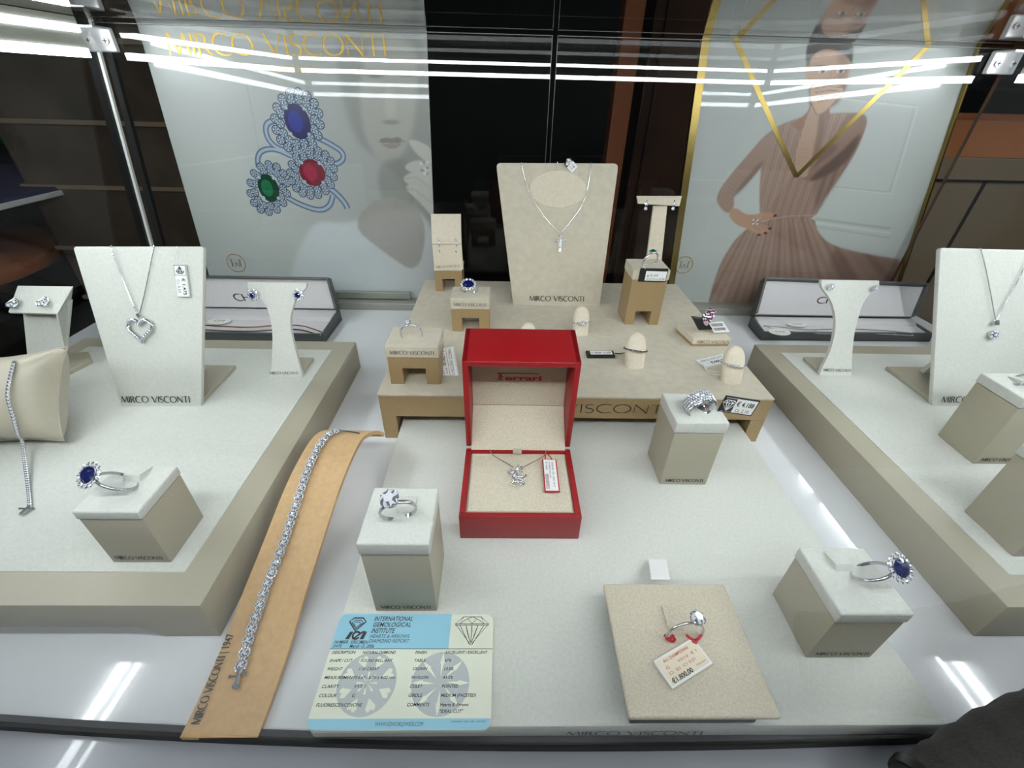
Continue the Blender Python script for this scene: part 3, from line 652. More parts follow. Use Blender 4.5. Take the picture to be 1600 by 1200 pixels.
# side trays
def tray(x0, x1, y0, y1, label, side):
    r = thing('display_tray', label, 'display tray', ((x0 + x1) / 2, (y0 + y1) / 2, 0))
    zt = ZT; lg = .033
    prof = [(x0, 0), (x0 + lg, 0), (x0 + lg + .012, .0105), (x1 - lg - .012, .0105), (x1 - lg, 0), (x1, 0), (x1, zt), (x0, zt)]
    mb = MB(); mb.slab([(x, y0, z_) for x, z_ in prof], (0, y1 - y0, 0), .0009)
    obj('body', mb, 'leather', r, smooth=40)
    mb = MB(); mb.box((x0 + .0205, y0 + .0205, zt - .002), (x1 - .0205, y1 - .0205, zt + .0008), .0006); obj('inset_pad', mb, 'velvet', r, smooth=40)
tray(-.475, -.1690, .1375, .4480, 'greige leatherette tray with a pale inset pad on the left side of the case', 0)
tray(.2975, .568, .1375, .4560, 'greige leatherette tray with a pale inset pad on the right side of the case', 1)
ZTT = ZT + .0008

# ================================================================ jewellery helpers
def ring(name, label, c, h, a, R=.0098, wid=.0022, thick=.0014, head='solitaire', cat='ring', group=None, hs=1., taper=.0, gemmat='sapphire', pave=False, base=None, ell=None, tilt=0):
    """c centre of the hoop, h unit vector from centre to head, a axis of the hoop"""
    c = Vector(c); h = Vector(h).normalized(); a = Vector(a)
    if ell:                                            # how round the hoop looks from where one stands
        v = (CAM - c).normalized(); v = (v - h * v.dot(h)).normalized(); a = v * ell + h.cross(v) * math.sqrt(1 - ell * ell) * (1 if h.cross(v).dot(a) > 0 else -1)
    a = (a - h * a.dot(h)).normalized(); u = a.cross(h)
    r = thing(name, label, cat, base or (c - h * R), group)
    n = 48; mb = MB(); vs = []
    for i in range(n):
        t = 2 * math.pi * i / n; d = h * math.cos(t) + u * math.sin(t); wv = wid * (1 + taper * max(0, math.cos(t)))
        for (p, q) in ((-.5, 0), (-.35, .35), (0, .5), (.35, .35), (.5, 0), (.4, -.45), (-.4, -.45)): vs.append(c + d * (R + q * thick) + a * (p * wv))
    fs = [(i * 7 + j, i * 7 + (j + 1) % 7, ((i + 1) % n) * 7 + (j + 1) % 7, ((i + 1) % n) * 7 + j) for i in range(n) for j in range(7)]
    mb.add(vs, fs); obj('band', mb, 'silver', r, smooth=60)
    top = c + h * (R + .0008)
    if head in ('solitaire',):
        g = .0042 * hs
        mb = MB()
        for k in range(6):
            t = k * math.pi / 3; d = a * math.cos(t) + u * math.sin(t)
            mb.tube([top + d * g * .3 - h * .0008, top + d * g * .98 + h * g * .9, top + d * g * .86 + h * g * 1.22], .00027 * hs ** .5, 6)
        mb.tube([top + (a * math.cos(t) + u * math.sin(t)) * g * .72 + h * g * .35 for t in [i * math.pi / 10 for i in range(20)]], .0003, 5, closed=True)
        obj('setting', mb, 'silver', r)
        mb = MB(); mb.gem(top + h * g * .95, h, g, 10, 0, 1); obj('diamond', mb, ['diamond', 'diamond2'], r)
    if head == 'cluster':
        gx, gy = .0048 * hs, .0035 * hs
        if tilt:                                      # the flower head leans against the shank
            h0, a0, u0 = h.copy(), a.copy(), u.copy(); h = (h + (CAM - c).normalized() * tilt).normalized(); a = (a - h * a.dot(h)).normalized(); u = a.cross(h)
        mb = MB(); mb.gem(top + h * .0028 * hs, h, gy, 12, 0, sx=gx / gy, u=u if hs < 5 else a, pav=.5); obj('coloured_stone', mb, gemmat, r)
        mb = MB(); k = 14
        for i in range(k):
            t = 2 * math.pi * i / k; d = u * math.cos(t) * (gx + .0013 * hs) + a * math.sin(t) * (gy + .0013 * hs)
            mb.gem(top + d + h * .0022 * hs, h + d * 30, .00112 * hs, 6, 0, 1)
        obj('diamond_halo', mb, ['diamond', 'diamond2'], r)
        mb = MB()
        for i in range(k):
            t = 2 * math.pi * (i + .5) / k; d = u * math.cos(t) * (gx + .002 * hs) + a * math.sin(t) * (gy + .002 * hs)
            mb.tube([top - h * .0012, top + d * .6 + h * .0004, top + d + h * .0026 * hs], .00026, 5)
        mb.tube([top + u * math.cos(t) * gx + a * math.sin(t) * gy + h * .001 for t in [i * math.pi / 12 for i in range(24)]], .0004, 5, closed=True)
        obj('setting', mb, 'silver', r)
    if head == 'band3':                                # wide band with rows of stones
        mb = MB()
        for row in range(5):
            for i in range(-9, 10):
                t = i * .165 + (row % 2) * .08; d = h * math.cos(t) + u * math.sin(t); q = (row - 2) / 5
                rr = .00105 if row % 2 == 0 else .00125
                mb.gem(c + d * (R + thick * .55 + .0006 * (1 - abs(q) * 1.6)) + a * (q * wid * 1.02), d + a * q * .5, rr, 6, 0, 1)
        obj('diamond_rows', mb, ['diamond', 'diamond2'], r)
    if pave:
        mb = MB()
        for i in [j for j in range(-pave, pave + 1) if abs(j) > 1 or head == 'none']:
            t = i * .16; d = h * math.cos(t) + u * math.sin(t); mb.gem(c + d * (R + thick * .5 + .0003), d, min(.0009, wid * .5), 6, 0, 1)
        obj('band_diamonds', mb, ['diamond', 'diamond2'] if pave != 17 else ['black', 'diamond2'], r)
    return r, top
def ring_box(label, bl, wd, dp, hb, hl, z0, txt=True, yaw=0., twid=.8, slot=True, slot_x=.0, slot_y=.0):
    """bl front left foot"""
    x0, y0 = bl; r = thing('ring_stand', label, 'ring stand', (x0 + wd / 2, y0 + dp / 2, z0))
    mb = MB(); mb.box((x0, y0, z0), (x0 + wd, y0 + dp, z0 + hb), .0008); obj('body', mb, 'leather', r, smooth=40)
    mb = MB(); mb.box((x0 - .0006, y0 - .0006, z0 + hb + .0003), (x0 + wd + .0006, y0 + dp + .0006, z0 + hb + hl), .0011, seg=3); obj('fabric_top', mb, 'velvet', r, smooth=40)
    if txt:
        tw = wd * twid; brand(r, (x0 + (wd - tw) / 2, y0, z0 + .0035), X, Z, tw, .0031, -Y, bold=2.0)
    if slot:
        cx, cy, zz = x0 + wd / 2 + slot_x, y0 + dp / 2 + slot_y, z0 + hb + hl
        mb = MB(); mb.hexa([(cx - .005, cy - .001, zz - .002), (cx + .005, cy - .001, zz - .002), (cx + .005, cy + .0015, zz - .002), (cx - .005, cy + .0015, zz - .002),
                            (cx - .005, cy + .003, zz + .0034), (cx + .005, cy + .003, zz + .0034), (cx + .005, cy + .013, zz + .0006), (cx - .005, cy + .013, zz + .0006)], .0005)
        obj('slot_tongue', mb, 'velvet', r, smooth=40)
    return r
S1 = at(588, 957, ZM)
ring_box('tall ring box stand holding the large solitaire, behind the blue certificate card', (-.0755, .1455), .0372, .0385, .0565, .0095, ZM, slot_x=.003)
ring_box('ring box stand holding the wide pave ring, on the mat below the riser corner', (.1287, .2506), .0382, .037, .0545, .0105, ZM, slot_x=.001, slot_y=-.001)
ring_box('ring box stand holding the angled sapphire ring at the right front of the mat', (.1745, .1190), .0375, .0385, .0385, .0085, ZM, slot_x=-.002, slot_y=.004)
bL = at(177, 879, ZTT)
ring_box('ring box stand holding the sapphire cluster ring on the left tray', (bL.x, bL.y), .0350, .0350, .0400, .0068, ZTT, slot_x=-.001, slot_y=.004)
b1 = at(1520, 725, ZTT)
ring_box('empty looking ring box stand on the right tray in front of the flower necklace', (b1.x, b1.y), .040, .036, .0560, .0085, ZTT)
b2 = at(1582, 870, ZTT)
ring_box('ring box stand cut by the right edge of the photo, nearest on the right tray', (b2.x, b2.y), .040, .037, .0560, .0085, ZTT, slot=False)

# rings on those boxes
zt = ZM + .066
c = at(622, 798, zt + .008)
ring('solitaire_ring', 'white gold ring with one large round diamond on the tall box behind the certificate', c, (-.12, -.28, .95), (.25, -1, -.2), R=.0096, head='solitaire', hs=1.25, wid=.0024)
c = at(1092, 632, ZM + .065 + .0075)
rg, tp = ring('pave_ring', 'wide white gold ring covered in rows of diamonds, with a price tag beside it', c, (-.05, -.25, 1), (.25, -1, -.25), R=.0100, wid=.0105, thick=.0018, head='band3')
c = at(183, 752, ZTT + .0468 + .0055)
ring('sapphire_ring', 'oval sapphire ring with a diamond halo tilted to the left, on the left tray', c, (-.78, -.22, .60), (.3, .6, .6), R=.0098, wid=.0018, head='cluster', hs=1.3, ell=.45, tilt=.7)
c = at(1362, 893, ZM + .047 + .0055)
ring('sapphire_ring', 'rectangular sapphire ring with a diamond halo tilted to the right, on the front right box', c, (.76, -.24, .62), (-.3, .6, .6), R=.0096, wid=.0018, head='cluster', hs=1.3, ell=.45, tilt=.7)
c = at(1604, 592, ZTT + .0645 + .004)
ring('plain_ring', 'white gold ring cut by the right edge of the photo, on the right tray box', c, (.8, 0, .5), (-.3, .6, .6), ell=.42, R=.0098, wid=.0018, head='none')

# tags
def quadframe(p0, p1, p3):
    U = (p1 - p0); w_ = U.length; U.normalize(); V = (p3 - p0); h_ = V.length; V = (V - U * V.dot(U)).normalized(); return U, V, U.cross(V), w_, h_
def string(parent, pts, r=.00035, m_='string', name='string'):
    mb = MB(); mb.tube(chai_open3(pts), r, 6); return obj(name, mb, m_, parent, smooth=60)
def chai_open3(q, k=2):
    q = [Vector(p) for p in q]
    for _ in range(k):
        o = [q[0]]
        for a, b in zip(q[:-1], q[1:]): o += [a * .75 + b * .25, a * .25 + b * .75]
        q = o + [q[-1]]
    return q
def diamond_icon(mb, O, U, V, s, mi=0, lw=.06):
    g = lambda pts: mb.ribbon(O, U, V, [(a * s, b * s) for a, b in pts], lw * s, mi)
    g([(-.5, .15), (-.28, .4), (.28, .4), (.5, .15), (0, -.5), (-.5, .15), (.5, .15)])
    g([(-.28, .4), (-.22, .15), (0, -.5)]); g([(.28, .4), (.22, .15), (0, -.5)]); g([(-.22, .15), (0, .4), (.22, .15)]); g([(0, .15), (0, -.5)])
def price_tag(name, label, p0, p1, p3, back='black', paper='white', th=.0012, bev=.0005, draw=None, strings=()):
    """p0 lower left, p1 lower right, p3 upper left corner in reading direction"""
    U, V, N, w_, h_ = quadframe(p0, p1, p3)
    if N.dot(CAM - p0) < 0: N = -N
    r = thing(name, label, 'price tag', (p0 + p1) / 2 )
    mb = MB(); mb.slab([p0, p0 + U * w_, p0 + U * w_ + V * h_, p0 + V * h_], -N * th, bev); obj('card', mb, back, r)
    if paper:
        e = h_ * .08; mb = MB(); mb.slab([p0 + U * e + V * e, p0 + U * (w_ - e) + V * e, p0 + U * (w_ - e) + V * (h_ - e), p0 + U * e + V * (h_ - e)], N * .0001); obj('paper_label', mb, paper, r)
    if draw:
        mb = MB(); draw(mb, p0 + N * .0002, U, V, w_, h_); obj('printing', mb, ['ink', 'white', 'redink'], r)
    for s_ in strings: string(r, s_)
    return r
def bars(mb, O, U, V, x, y, w_, h_, n=14, mi=0):
    rnd = random.Random(3)
    for i in range(n):
        xx = x + w_ * i / n; mb.poly(O, U, V, [(xx, y), (xx + w_ / n * rnd.choice((.3, .6)), y), (xx + w_ / n * .5, y + h_), (xx, y + h_)], mi)
# tag of the pave ring: 4.188
O_ = Vector((0, at(1092, 632, ZM + .07).y - .002, 0)); ht = lambda px, py: aty(px, py, O_.y)
def d_(mb, O, U, V, w_, h_):
    mb.poly(O, U, V, [(w_ * .03, h_ * .1), (w_ * .36, h_ * .1), (w_ * .36, h_ * .9), (w_ * .03, h_ * .9)], 0)
    diamond_icon(mb, O + U * w_ * .195 + V * h_ * .5 + U.cross(V) * .0001, U, V, h_ * .72, 1)
    sans(mb, '€ 4.188', O + U * w_ * .4 + V * h_ * .5, U, V, h_ * .27, w_ * .5, bold=.02); sans(mb, 'Ct. 2,10', O + U * w_ * .44 + V * h_ * .14, U, V, h_ * .2, w_ * .4)
price_tag('price_tag', 'black framed price tag reading 4.188 beside the wide pave ring', ht(1121, 643), ht(1174, 651), ht(1126, 618), draw=d_)
# hanging tag string of it
# ---- bridge shaped ring blocks on the riser
def bridge(label, x0, y0, wd, dp, hb, hs_, z0=ZR, txt=True, arch=.45, name='ring_block', cap=None):
    r = thing(name, label, 'ring stand', (x0 + wd / 2, y0 + dp / 2, z0))
    aw = wd * arch * .5; cx = x0 + wd / 2; ah = min(hb * .62, .017)
    prof = [(x0, z0), (cx - aw, z0), (cx - aw, z0 + ah), (cx + aw, z0 + ah), (cx + aw, z0), (x0 + wd, z0), (x0 + wd, z0 + hb), (x0, z0 + hb)]
    bm = bmesh.new()
    def quadp(x_a, x_b, za, zb): return (x_a, y0, za), (x_b, y0 + dp, zb)
    mb = MB(); mb.box((x0, y0, z0), (cx - aw, y0 + dp, z0 + hb), .0005); mb.box((cx + aw, y0, z0), (x0 + wd, y0 + dp, z0 + hb), .0005); mb.box((cx - aw - .001, y0 + .0002, z0 + ah), (cx + aw + .001, y0 + dp - .0002, z0 + hb - .0003), .0003)
    bm.free(); obj('gold_base', mb, 'gold_card', r)
    mb = MB(); mb.box((x0 - .0006, y0 - .0006, z0 + hb), (x0 + wd + .0006, y0 + dp + .0006, z0 + hb + hs_), .0008); obj('suede_top', mb, 'suede', r)
    if txt: brand(r, (x0 + wd * .08, y0 - .0007, z0 + hb + hs_ * .3), X, Z, wd * .84, .0036, -Y, bold=1.2)
    return r
a = at(611, 600, ZR); bridge('gold arched block with suede top holding the solitaire ring at the riser front left corner', a.x, a.y, .0455, .036, .0285, .0115)
a = at(707, 518, ZR); bridge('gold arched block with suede top holding the round sapphire ring', a.x, a.y, .0412, .033, .0275, .0125)
a = at(681, 455, ZR); bridge('gold arched block under the hoop earrings at the riser back left corner', a.x, a.y, .036, .030, .0285, .004, txt=False); s1 = a.copy()
a = at(975, 507, ZR); tb = bridge('tall gold block with suede top holding the green stone ring', a.x, a.y, .0400, .036, .055, .0115, txt=False); tall = a.copy()
zt_h = ZR + .0665
# green stone ring, its black tag
c = Vector((tall.x + .021, tall.y + .016, zt_h + .0065)); c = hit(1016, 408, (0, tall.y + .016, 0), Y)
ring('emerald_ring', 'green stone cluster ring standing on the tall gold block', c, (-.0, -.2, 1), (.45, -1, 0), R=.0098, head='cluster', gemmat='emerald', hs=.75, pave=7)
yq = tall.y - .002; q_ = lambda px, py: aty(px, py, yq)
def d_(mb, O, U, V, w_, h_):
    mb.poly(O, U, V, [(w_ * .22, h_ * .1), (w_ * .97, h_ * .1), (w_ * .97, h_ * .8), (w_ * .22, h_ * .8)], 1)
    O = O + U.cross(V) * .0001
    sans(mb, 'g.5,20', O + U * w_ * .27 + V * h_ * .42, U, V, h_ * .15, w_ * .4); sans(mb, 'ct.0,57ros.0,30', O + U * w_ * .25 + V * h_ * .16, U, V, h_ * .14, w_ * .68)
price_tag('price_tag', 'black folded price tag with white label hanging on the tall gold block', q_(997, 440), q_(1040, 441), q_(998, 419), paper=None, draw=d_, strings=[[q_(1008, 420), q_(1004, 412), c - Z * .005]])
# ring and tag on front left block
c = hit(643, 521, (0, at(611, 600, ZR).y + .017, 0), Y)
ring('solitaire_ring', 'thin white gold ring with a round diamond on the front left gold block', c, (-.12, -.15, 1), (.1, -1, -.1), R=.0094, head='solitaire', hs=.62, pave=7)
yq = at(611, 600, ZR).y - .001
fx = at(690, 590, ZR); q_ = lambda px, py: hit(px, py, (0, fx.y + .004, ZR), Vector((0, -.80, .6)).normalized())
def d_(mb, O, U, V, w_, h_):
    sans(mb, 'MIRCO VISCONTI', O + U * w_ * .06 + V * h_ * .60, U, V, h_ * .2, w_ * .88); sans(mb, '€ 1.700,00', O + U * w_ * .08 + V * h_ * .16, U, V, h_ * .22, w_ * .5, bold=.02)
    mb.poly(O, U, V, [(w_ * .05, h_ * .49), (w_ * .95, h_ * .49), (w_ * .95, h_ * .51), (w_ * .05, h_ * .51)])
    sans(mb, '367 TV', O + U * w_ * .66 + V * h_ * .3, U, V, h_ * .1, w_ * .2); sans(mb, 'ct.0,30', O + U * w_ * .66 + V * h_ * .1, U, V, h_ * .1, w_ * .2)
price_tag('price_tag', 'silver grey price tag reading 1.700,00 hanging at the front left gold block', q_(683, 545), q_(691, 592), q_(709, 541), back='shelfwhite', paper='white', draw=d_, strings=[[c - Z * .006 + X * .008, q_(680, 530), q_(692, 543)], [c - Z * .007 + X * .006, q_(672, 532), q_(688, 544)]])
# ring on second block
c = hit(733, 452, (0, at(707, 518, ZR).y + .012, 0), Y)
ring('sapphire_ring', 'round sapphire cluster ring on the arched gold block behind the red box', c, (0, -.75, .8), (.0, -1, -.4), R=.0092, head='cluster', hs=1.2, wid=.0016)
# hoops holder
pb = Vector((s1.x, s1.y, ZR + .0325)); r = thing('earring_holder', 'folded suede earring card with two hoops on the back left gold block', 'earring holder', pb + X * .018)
fy = s1.y; A = lambda px, py, y: aty(px, py, y)
v_ = [A(679, 423, fy - .001), A(724, 421, fy - .001), A(721, 380, fy + .004), A(675, 380, fy + .004)]
mb = MB(); mb.slab(v_, (0, .003, -.001), .0004); obj('front_flap', mb, 'suede2', r)
v2 = [A(675, 381, fy + .002), A(721, 381, fy + .002), A(720, 334, fy + .028), A(673, 334, fy + .028)]
mb = MB(); mb.slab(v2, (0, .002, -.002), .0004); obj('upper_flap', mb, 'suede2', r)
mb = MB(); mb.hexa([(s1.x + .002, fy + .004, pb.z), (s1.x + .034, fy + .004, pb.z), (s1.x + .034, fy + .028, pb.z), (s1.x + .002, fy + .028, pb.z)] + [A(677, 378, fy + .008), A(719, 378, fy + .008), A(718, 340, fy + .030), A(676, 340, fy + .030)]); obj('wedge', mb, 'suede2', r)
U_ = (v_[1] - v_[0]).normalized(); V_ = (v_[3] - v_[0]); V_ = (V_ - U_ * V_.dot(U_)).normalized(); N_ = U_.cross(V_)
brand(r, A(682, 419, fy - .001) + N_ * .0004, U_, V_, .030, .0030, N_, bold=1.1)
for k_, (px, lab) in enumerate(((686, 'left of the two thin diamond hoops on the suede card'), (712, 'right of the two thin diamond hoops on the suede card'))):
    a = A(px, 382, fy + .001) - Y * .001; t = thing('hoop_earring', lab, 'earring', a, 'thin hoop earrings')
    mb = MB(); ax = Vector((.9, .2 + .1 * k_, 0)).normalized(); dd = Vector((-ax.y, ax.x, 0)); mb.tube([a + Z * (-.001 + .0085 * math.sin(s_)) + dd * (-.0055 * math.cos(s_)) for s_ in [i * 2 * math.pi / 30 for i in range(27)]], .00055, 7); obj('hoop', mb, 'silver', t, smooth=60)
    mb = MB(); [mb.gem(a + Z * (-.001 + .0085 * math.sin(s_)) + dd * (-.0055 * math.cos(s_)) - Y * .0005, -Y + X * .1, .0006, 6, 0, 1) for s_ in [1.2 + i * .22 for i in range(12)]]; obj('diamonds', mb, ['diamond', 'diamond2'], t)
    mb = MB(); mb.tube([a + Z * .006, a + Z * .0045 + Y * .004], .0004, 6); obj('post', mb, 'silver', t)

# ring tongues (finger shaped) lying on the riser
def finger(label, px, py_base, wpx, top_px, lean=.5, tw=0., label_ring=None):
    b = at(px, py_base, ZR); sc = (b - CAM).dot(FW) / F; wd = wpx * sc
    r = thing('ring_finger', label, 'ring stand', b)
    # height so that the rounded tip reaches top_px
    best = min(((abs(project(b + Vector((tw * h_, lean * h_, h_)))[1] - top_px[1]), h_) for h_ in [i * .0005 for i in range(8, 100)]))[1]
    ax = Vector((tw, lean, 1)); tip = ax * best; Ln = tip.length; ax.normalize(); U = X; N = U.cross(ax).normalized() * 1.
    prof = []; n = 12
    mb = MB(); rows = []
    m_ = 18
    for i in range(m_ + 1):
        s = i / m_; ww = wd / 2 * (1 if s < .45 else max(0.05, (max(0, 1 - ((s - .45) / .55) ** 2.8)) ** .5)) * (.94 + .06 * s * 2 if s < .5 else 1)
        row = []
        for j in range(16):
            t = 2 * math.pi * j / 16; cc, ss = math.cos(t), math.sin(t)
            row.append(b + ax * (Ln * s) + U * (ww * math.copysign(abs(cc) ** .7, cc)) - Y * 0 + Vector((0, 1, 0)) * (ss * ww * (.62) + wd * .3 * 1))
        rows.append(row)
    vs = [v for r_ in rows for v in r_]
    fs = [(i * 16 + j, i * 16 + (j + 1) % 16, (i + 1) * 16 + (j + 1) % 16, (i + 1) * 16 + j) for i in range(m_) for j in range(16)] + [tuple(range(16))[::-1], tuple(m_ * 16 + j for j in range(16))]
    for k_, v in enumerate(vs): 
        if v.z < ZR: v.z = ZR
    mb.add(vs, fs); obj('padding', mb, 'suede2', r, smooth=50)
    return b, ax, Ln, wd
def project(P):
    d = Vector(P) - CAM; return (800 + F * d.dot(RT) / d.dot(FW), 600 + F * d.dot(DN) / d.dot(FW))
fing = []
fing.append(finger('beige finger shaped ring holder hidden behind the red box lid', 825, 541, 24, (825, 507), .35))
fing.append(finger('beige finger shaped ring holder with the diamond solitaire, right of the red box lid', 908, 525, 25, (906, 481), .35))
fing.append(finger('beige finger shaped ring holder with the black stone band', 993, 577, 32, (990, 524), .35))
fing.append(finger('beige finger shaped ring holder with the thin diamond band, front right of the riser', 1146, 601, 34, (1143, 545), .35))
def finger_ring(idx, name, label, s, **kw):
    b, ax, Ln, wd = fing[idx]; c = b + ax * Ln * s + Y * wd * .3
    hx = kw.pop('hx', 0)
    return ring(name, label, c, (hx, -1, .35), ax + Vector((kw.pop('tx', 0), 0, 0)), R=wd * .5 + .0004, wid=.0018, base=b + ax * Ln * s, **kw)
finger_ring(1, 'solitaire_ring', 'slim diamond solitaire on the finger shaped holder right of the red lid', .42, head='solitaire', hs=.72, pave=5, tx=-.05)
finger_ring(2, 'eternity_band', 'thin white gold band set with black stones', .50, head='none', pave=17, tx=.1)
finger_ring(3, 'eternity_band', 'thin white gold band set with small diamonds', .48, head='none', pave=8, tx=.1)
# black tag with string left of the black band
q_ = lambda px, py: at(px, py, ZR + .0035)
def d_(mb, O, U, V, w_, h_):
    mb.poly(O, U, V, [(w_ * .14, h_ * .2), (w_ * .92, h_ * .2), (w_ * .92, h_ * .85), (w_ * .14, h_ * .85)], 1); sans(mb, '€1.950,00  Ct. 0.95', O + U * w_ * .17 + V * h_ * .36 + Z * .0001, U, V, h_ * .3, w_ * .7, bold=.02)
rt_ = price_tag('price_tag', 'small black tag lying on the riser, tied to the black stone band', q_(918, 556), q_(962, 556), q_(916, 547), back='black', paper=None, th=.0034, bev=.001, draw=d_)
string(rt_, [q_(961, 552), q_(968, 553) , q_(976, 551)], .0005, 'black')
q_ = lambda px, py: at(px, py, ZR + .0012)
def d_(mb, O, U, V, w_, h_):
    sans(mb, 'MIRCO VISCONTI', O + U * w_ * .08 + V * h_ * .6, U, V, h_ * .2, w_ * .8); sans(mb, '€480,00', O + U * w_ * .3 + V * h_ * .2, U, V, h_ * .24, w_ * .55, bold=.02)
price_tag('price_tag', 'white string tag lying behind the thin diamond band holder', q_(1103, 574), q_(1146, 563), q_(1098, 562), back='shelfwhite', paper='white', draw=d_,
          strings=[[q_(1100, 570), q_(1103, 582), q_(1120, 587), q_(1136, 584)], [q_(1098, 566), q_(1102, 577), q_(1120, 582), q_(1136, 580)]])
# low pad with the red stone ring
a, b, c = at(1081, 541, ZR), at(1138, 541, ZR), at(1061, 516, ZR)
r = thing('ring_pad', 'low suede ring pad with the pink stone ring near the riser right edge', 'ring stand', (a + b) / 2)
dv = Vector((a.x - .008, a.y + .030, 0)) - Vector((a.x, a.y, 0)); 
def pad_at(z0, z1, e, m_, nm):
    P_ = [Vector((a.x - e, a.y - e, z0)), Vector((b.x + e, b.y - e, z0)), Vector((b.x + e - .003, b.y + .034, z0)), Vector((a.x - .006 - e, a.y + .034, z0))]
    mb = MB(); mb.slab(P_, (0, 0, z1 - z0), .0005); obj(nm, mb, m_, r)
pad_at(ZR, ZR + .003, 0, 'gold_card', 'gold_base'); pad_at(ZR + .003, ZR + .0095, .0006, 'suede2', 'suede_top')
brand(r, (a.x + .004, a.y - .0007, ZR + .0043), X, Z, b.x - a.x - .006, .0034, -Y, bold=1.2)
yq = a.y + .014
c = aty(1105, 496, yq)
rg, tp = ring('gemstone_ring', 'wide white gold ring with rows of purple red stones on the low pad', c, (.15, -.45, 1), (.7, -.55, .25), R=.0088, wid=.0085, thick=.0016, head='none')
mb = MB(); h = Vector((.15, -.45, 1)).normalized(); ax = Vector((.7, -.55, .25)); ax = (ax - h * ax.dot(h)).normalized(); u = ax.cross(h)
for row in range(5):
    for i in range(-6, 7):
        t = i * .2 + (row % 2) * .1; d = h * math.cos(t) + u * math.sin(t); mb.gem(c + d * (.0088 + .0012) + ax * ((row - 2) * .0017), d, .0009, 6, 0 if (i + row) % 3 else 1)
obj('stone_rows', mb, ['amethyst', 'diamond'], rg)
r = thing('ring_collar', 'black strap around the shank of the pink stone ring', 'strap', aty(1098, 510, yq))
mb = MB(); q_ = [aty(x, y, yq - .007) for x, y in ((1082, 497), (1104, 500), (1114, 515), (1092, 516))]; mb.slab(q_, (0, .006, 0), .0005); obj('strap', mb, 'black', r)
q_ = lambda px, py: hit(px, py, (0, a.y, ZR + .010), Vector((0, -.3, 1)).normalized())
def d_(mb, O, U, V, w_, h_): bars(mb, O, U, V, w_ * .12, h_ * .15, w_ * .76, h_ * .28, 9); bars(mb, O, U, V, w_ * .12, h_ * .55, w_ * .76, h_ * .28, 9)
price_tag('price_tag', 'tiny silver barcode tag on the low pad beside the black strap', q_(1116, 520), q_(1140, 518), q_(1112, 504), back='white', paper=None, draw=d_, th=.0006, bev=0)

# ================================================================ necklace stands
class Board:
    """leaning board: bottom left / right points on a surface, leans back by ratio k"""
    def __init__(s, bl, br, k): s.O = Vector(bl); s.U = (Vector(br) - s.O).normalized(); s.w = (Vector(br) - s.O).length; s.V = (Z + s.U.cross(Z) * -k).normalized(); s.V = (Z + Z.cross(s.U) * k).normalized(); s.N = s.U.cross(s.V).normalized()
    def at(s, px, py, off=0.): return hit(px, py, s.O + s.N * off, s.N)
    def P(s, u, v, off=0.): return s.O + s.U * u + s.V * v + s.N * off
def necklace_stand(label, bl, br, lean, corners, z, text_px, base=True, m_='velvet', th=.0045, tw=None, round_=.003):
    bd = Board(bl, br, lean)
    r = thing('necklace_stand', label, 'necklace stand', (bd.O + bd.U * bd.w / 2))
    pts = [bd.at(*c) for c in corners]; cc = [((p - bd.O).dot(bd.U), (p - bd.O).dot(bd.V)) for p in pts]
    out = []
    for i, (a, b) in enumerate(cc):                    # rounded upper corners
        if i < 2: out.append((a, max(b, 0))); continue
        pa = Vector(cc[i - 1]); pn = Vector(cc[(i + 1) % len(cc)]); p = Vector((a, b)); A_ = p + (pa - p).normalized() * round_; B_ = p + (pn - p).normalized() * round_
        for t in (0, .25, .5, .75, 1): out.append(tuple(A_ * (1 - t) ** 2 + p * 2 * t * (1 - t) + B_ * t * t))
    mb = MB(); mb.slab([bd.P(a, b, -.0008) for a, b in out], bd.N * -th, .0007); obj('board', mb, m_, r, smooth=40)
    if base:
        x0, x1 = bd.O.x + .002, bd.O.x + bd.w - .001; mb = MB(); mb.box((x0, bd.O.y + .004, z), (x1, bd.O.y + .068, z + .0035), .0008); obj('foot_plate', mb, 'leather', r)
        mb = MB(); cx = (x0 + x1) / 2; zt_ = max(c[1] for c in cc) * .55
        e = bd.P(0, zt_, -th); mb.hexa([(cx - .008, bd.O.y + .055, z + .003), (cx + .008, bd.O.y + .055, z + .003), (cx + .008, bd.O.y + .060, z + .003), (cx - .008, bd.O.y + .060, z + .003), (cx - .006, e.y, e.z - .004), (cx + .006, e.y, e.z - .004), (cx + .006, e.y + .002, e.z), (cx - .006, e.y + .002, e.z)]); obj('back_strut', mb, m_, r)
    if text_px:
        a, b = bd.at(*text_px[0]), bd.at(*text_px[1]); s_ = text_px[3] if len(text_px) > 3 else 'MIRCO VISCONTI'
        brand(r, a, (b - a).normalized(), bd.V, (b - a).length, text_px[2], bd.N, s=s_, bold=1.55)
    return r, bd
def chain(name, label, bd, paths, cat='necklace', rr=.00042, m_='silver', off=.0012):
    p0 = bd.at(*paths[0][len(paths[0]) // 2], off); r = thing(name, label, cat, p0)
    for pth in paths:
        pts = [bd.at(px, py, off) for px, py in pth]
        mb = MB(); q = chai_open3(pts, 2); mb.tube(q, rr, 6); L_ = 0
        for a, b in zip(q[:-1], q[1:]):
            n = max(1, int((b - a).length / .0016))
            for i in range(n): mb.dot(a.lerp(b, i / n), rr * 1.5)
        obj('chain', mb, m_, r)
    return r
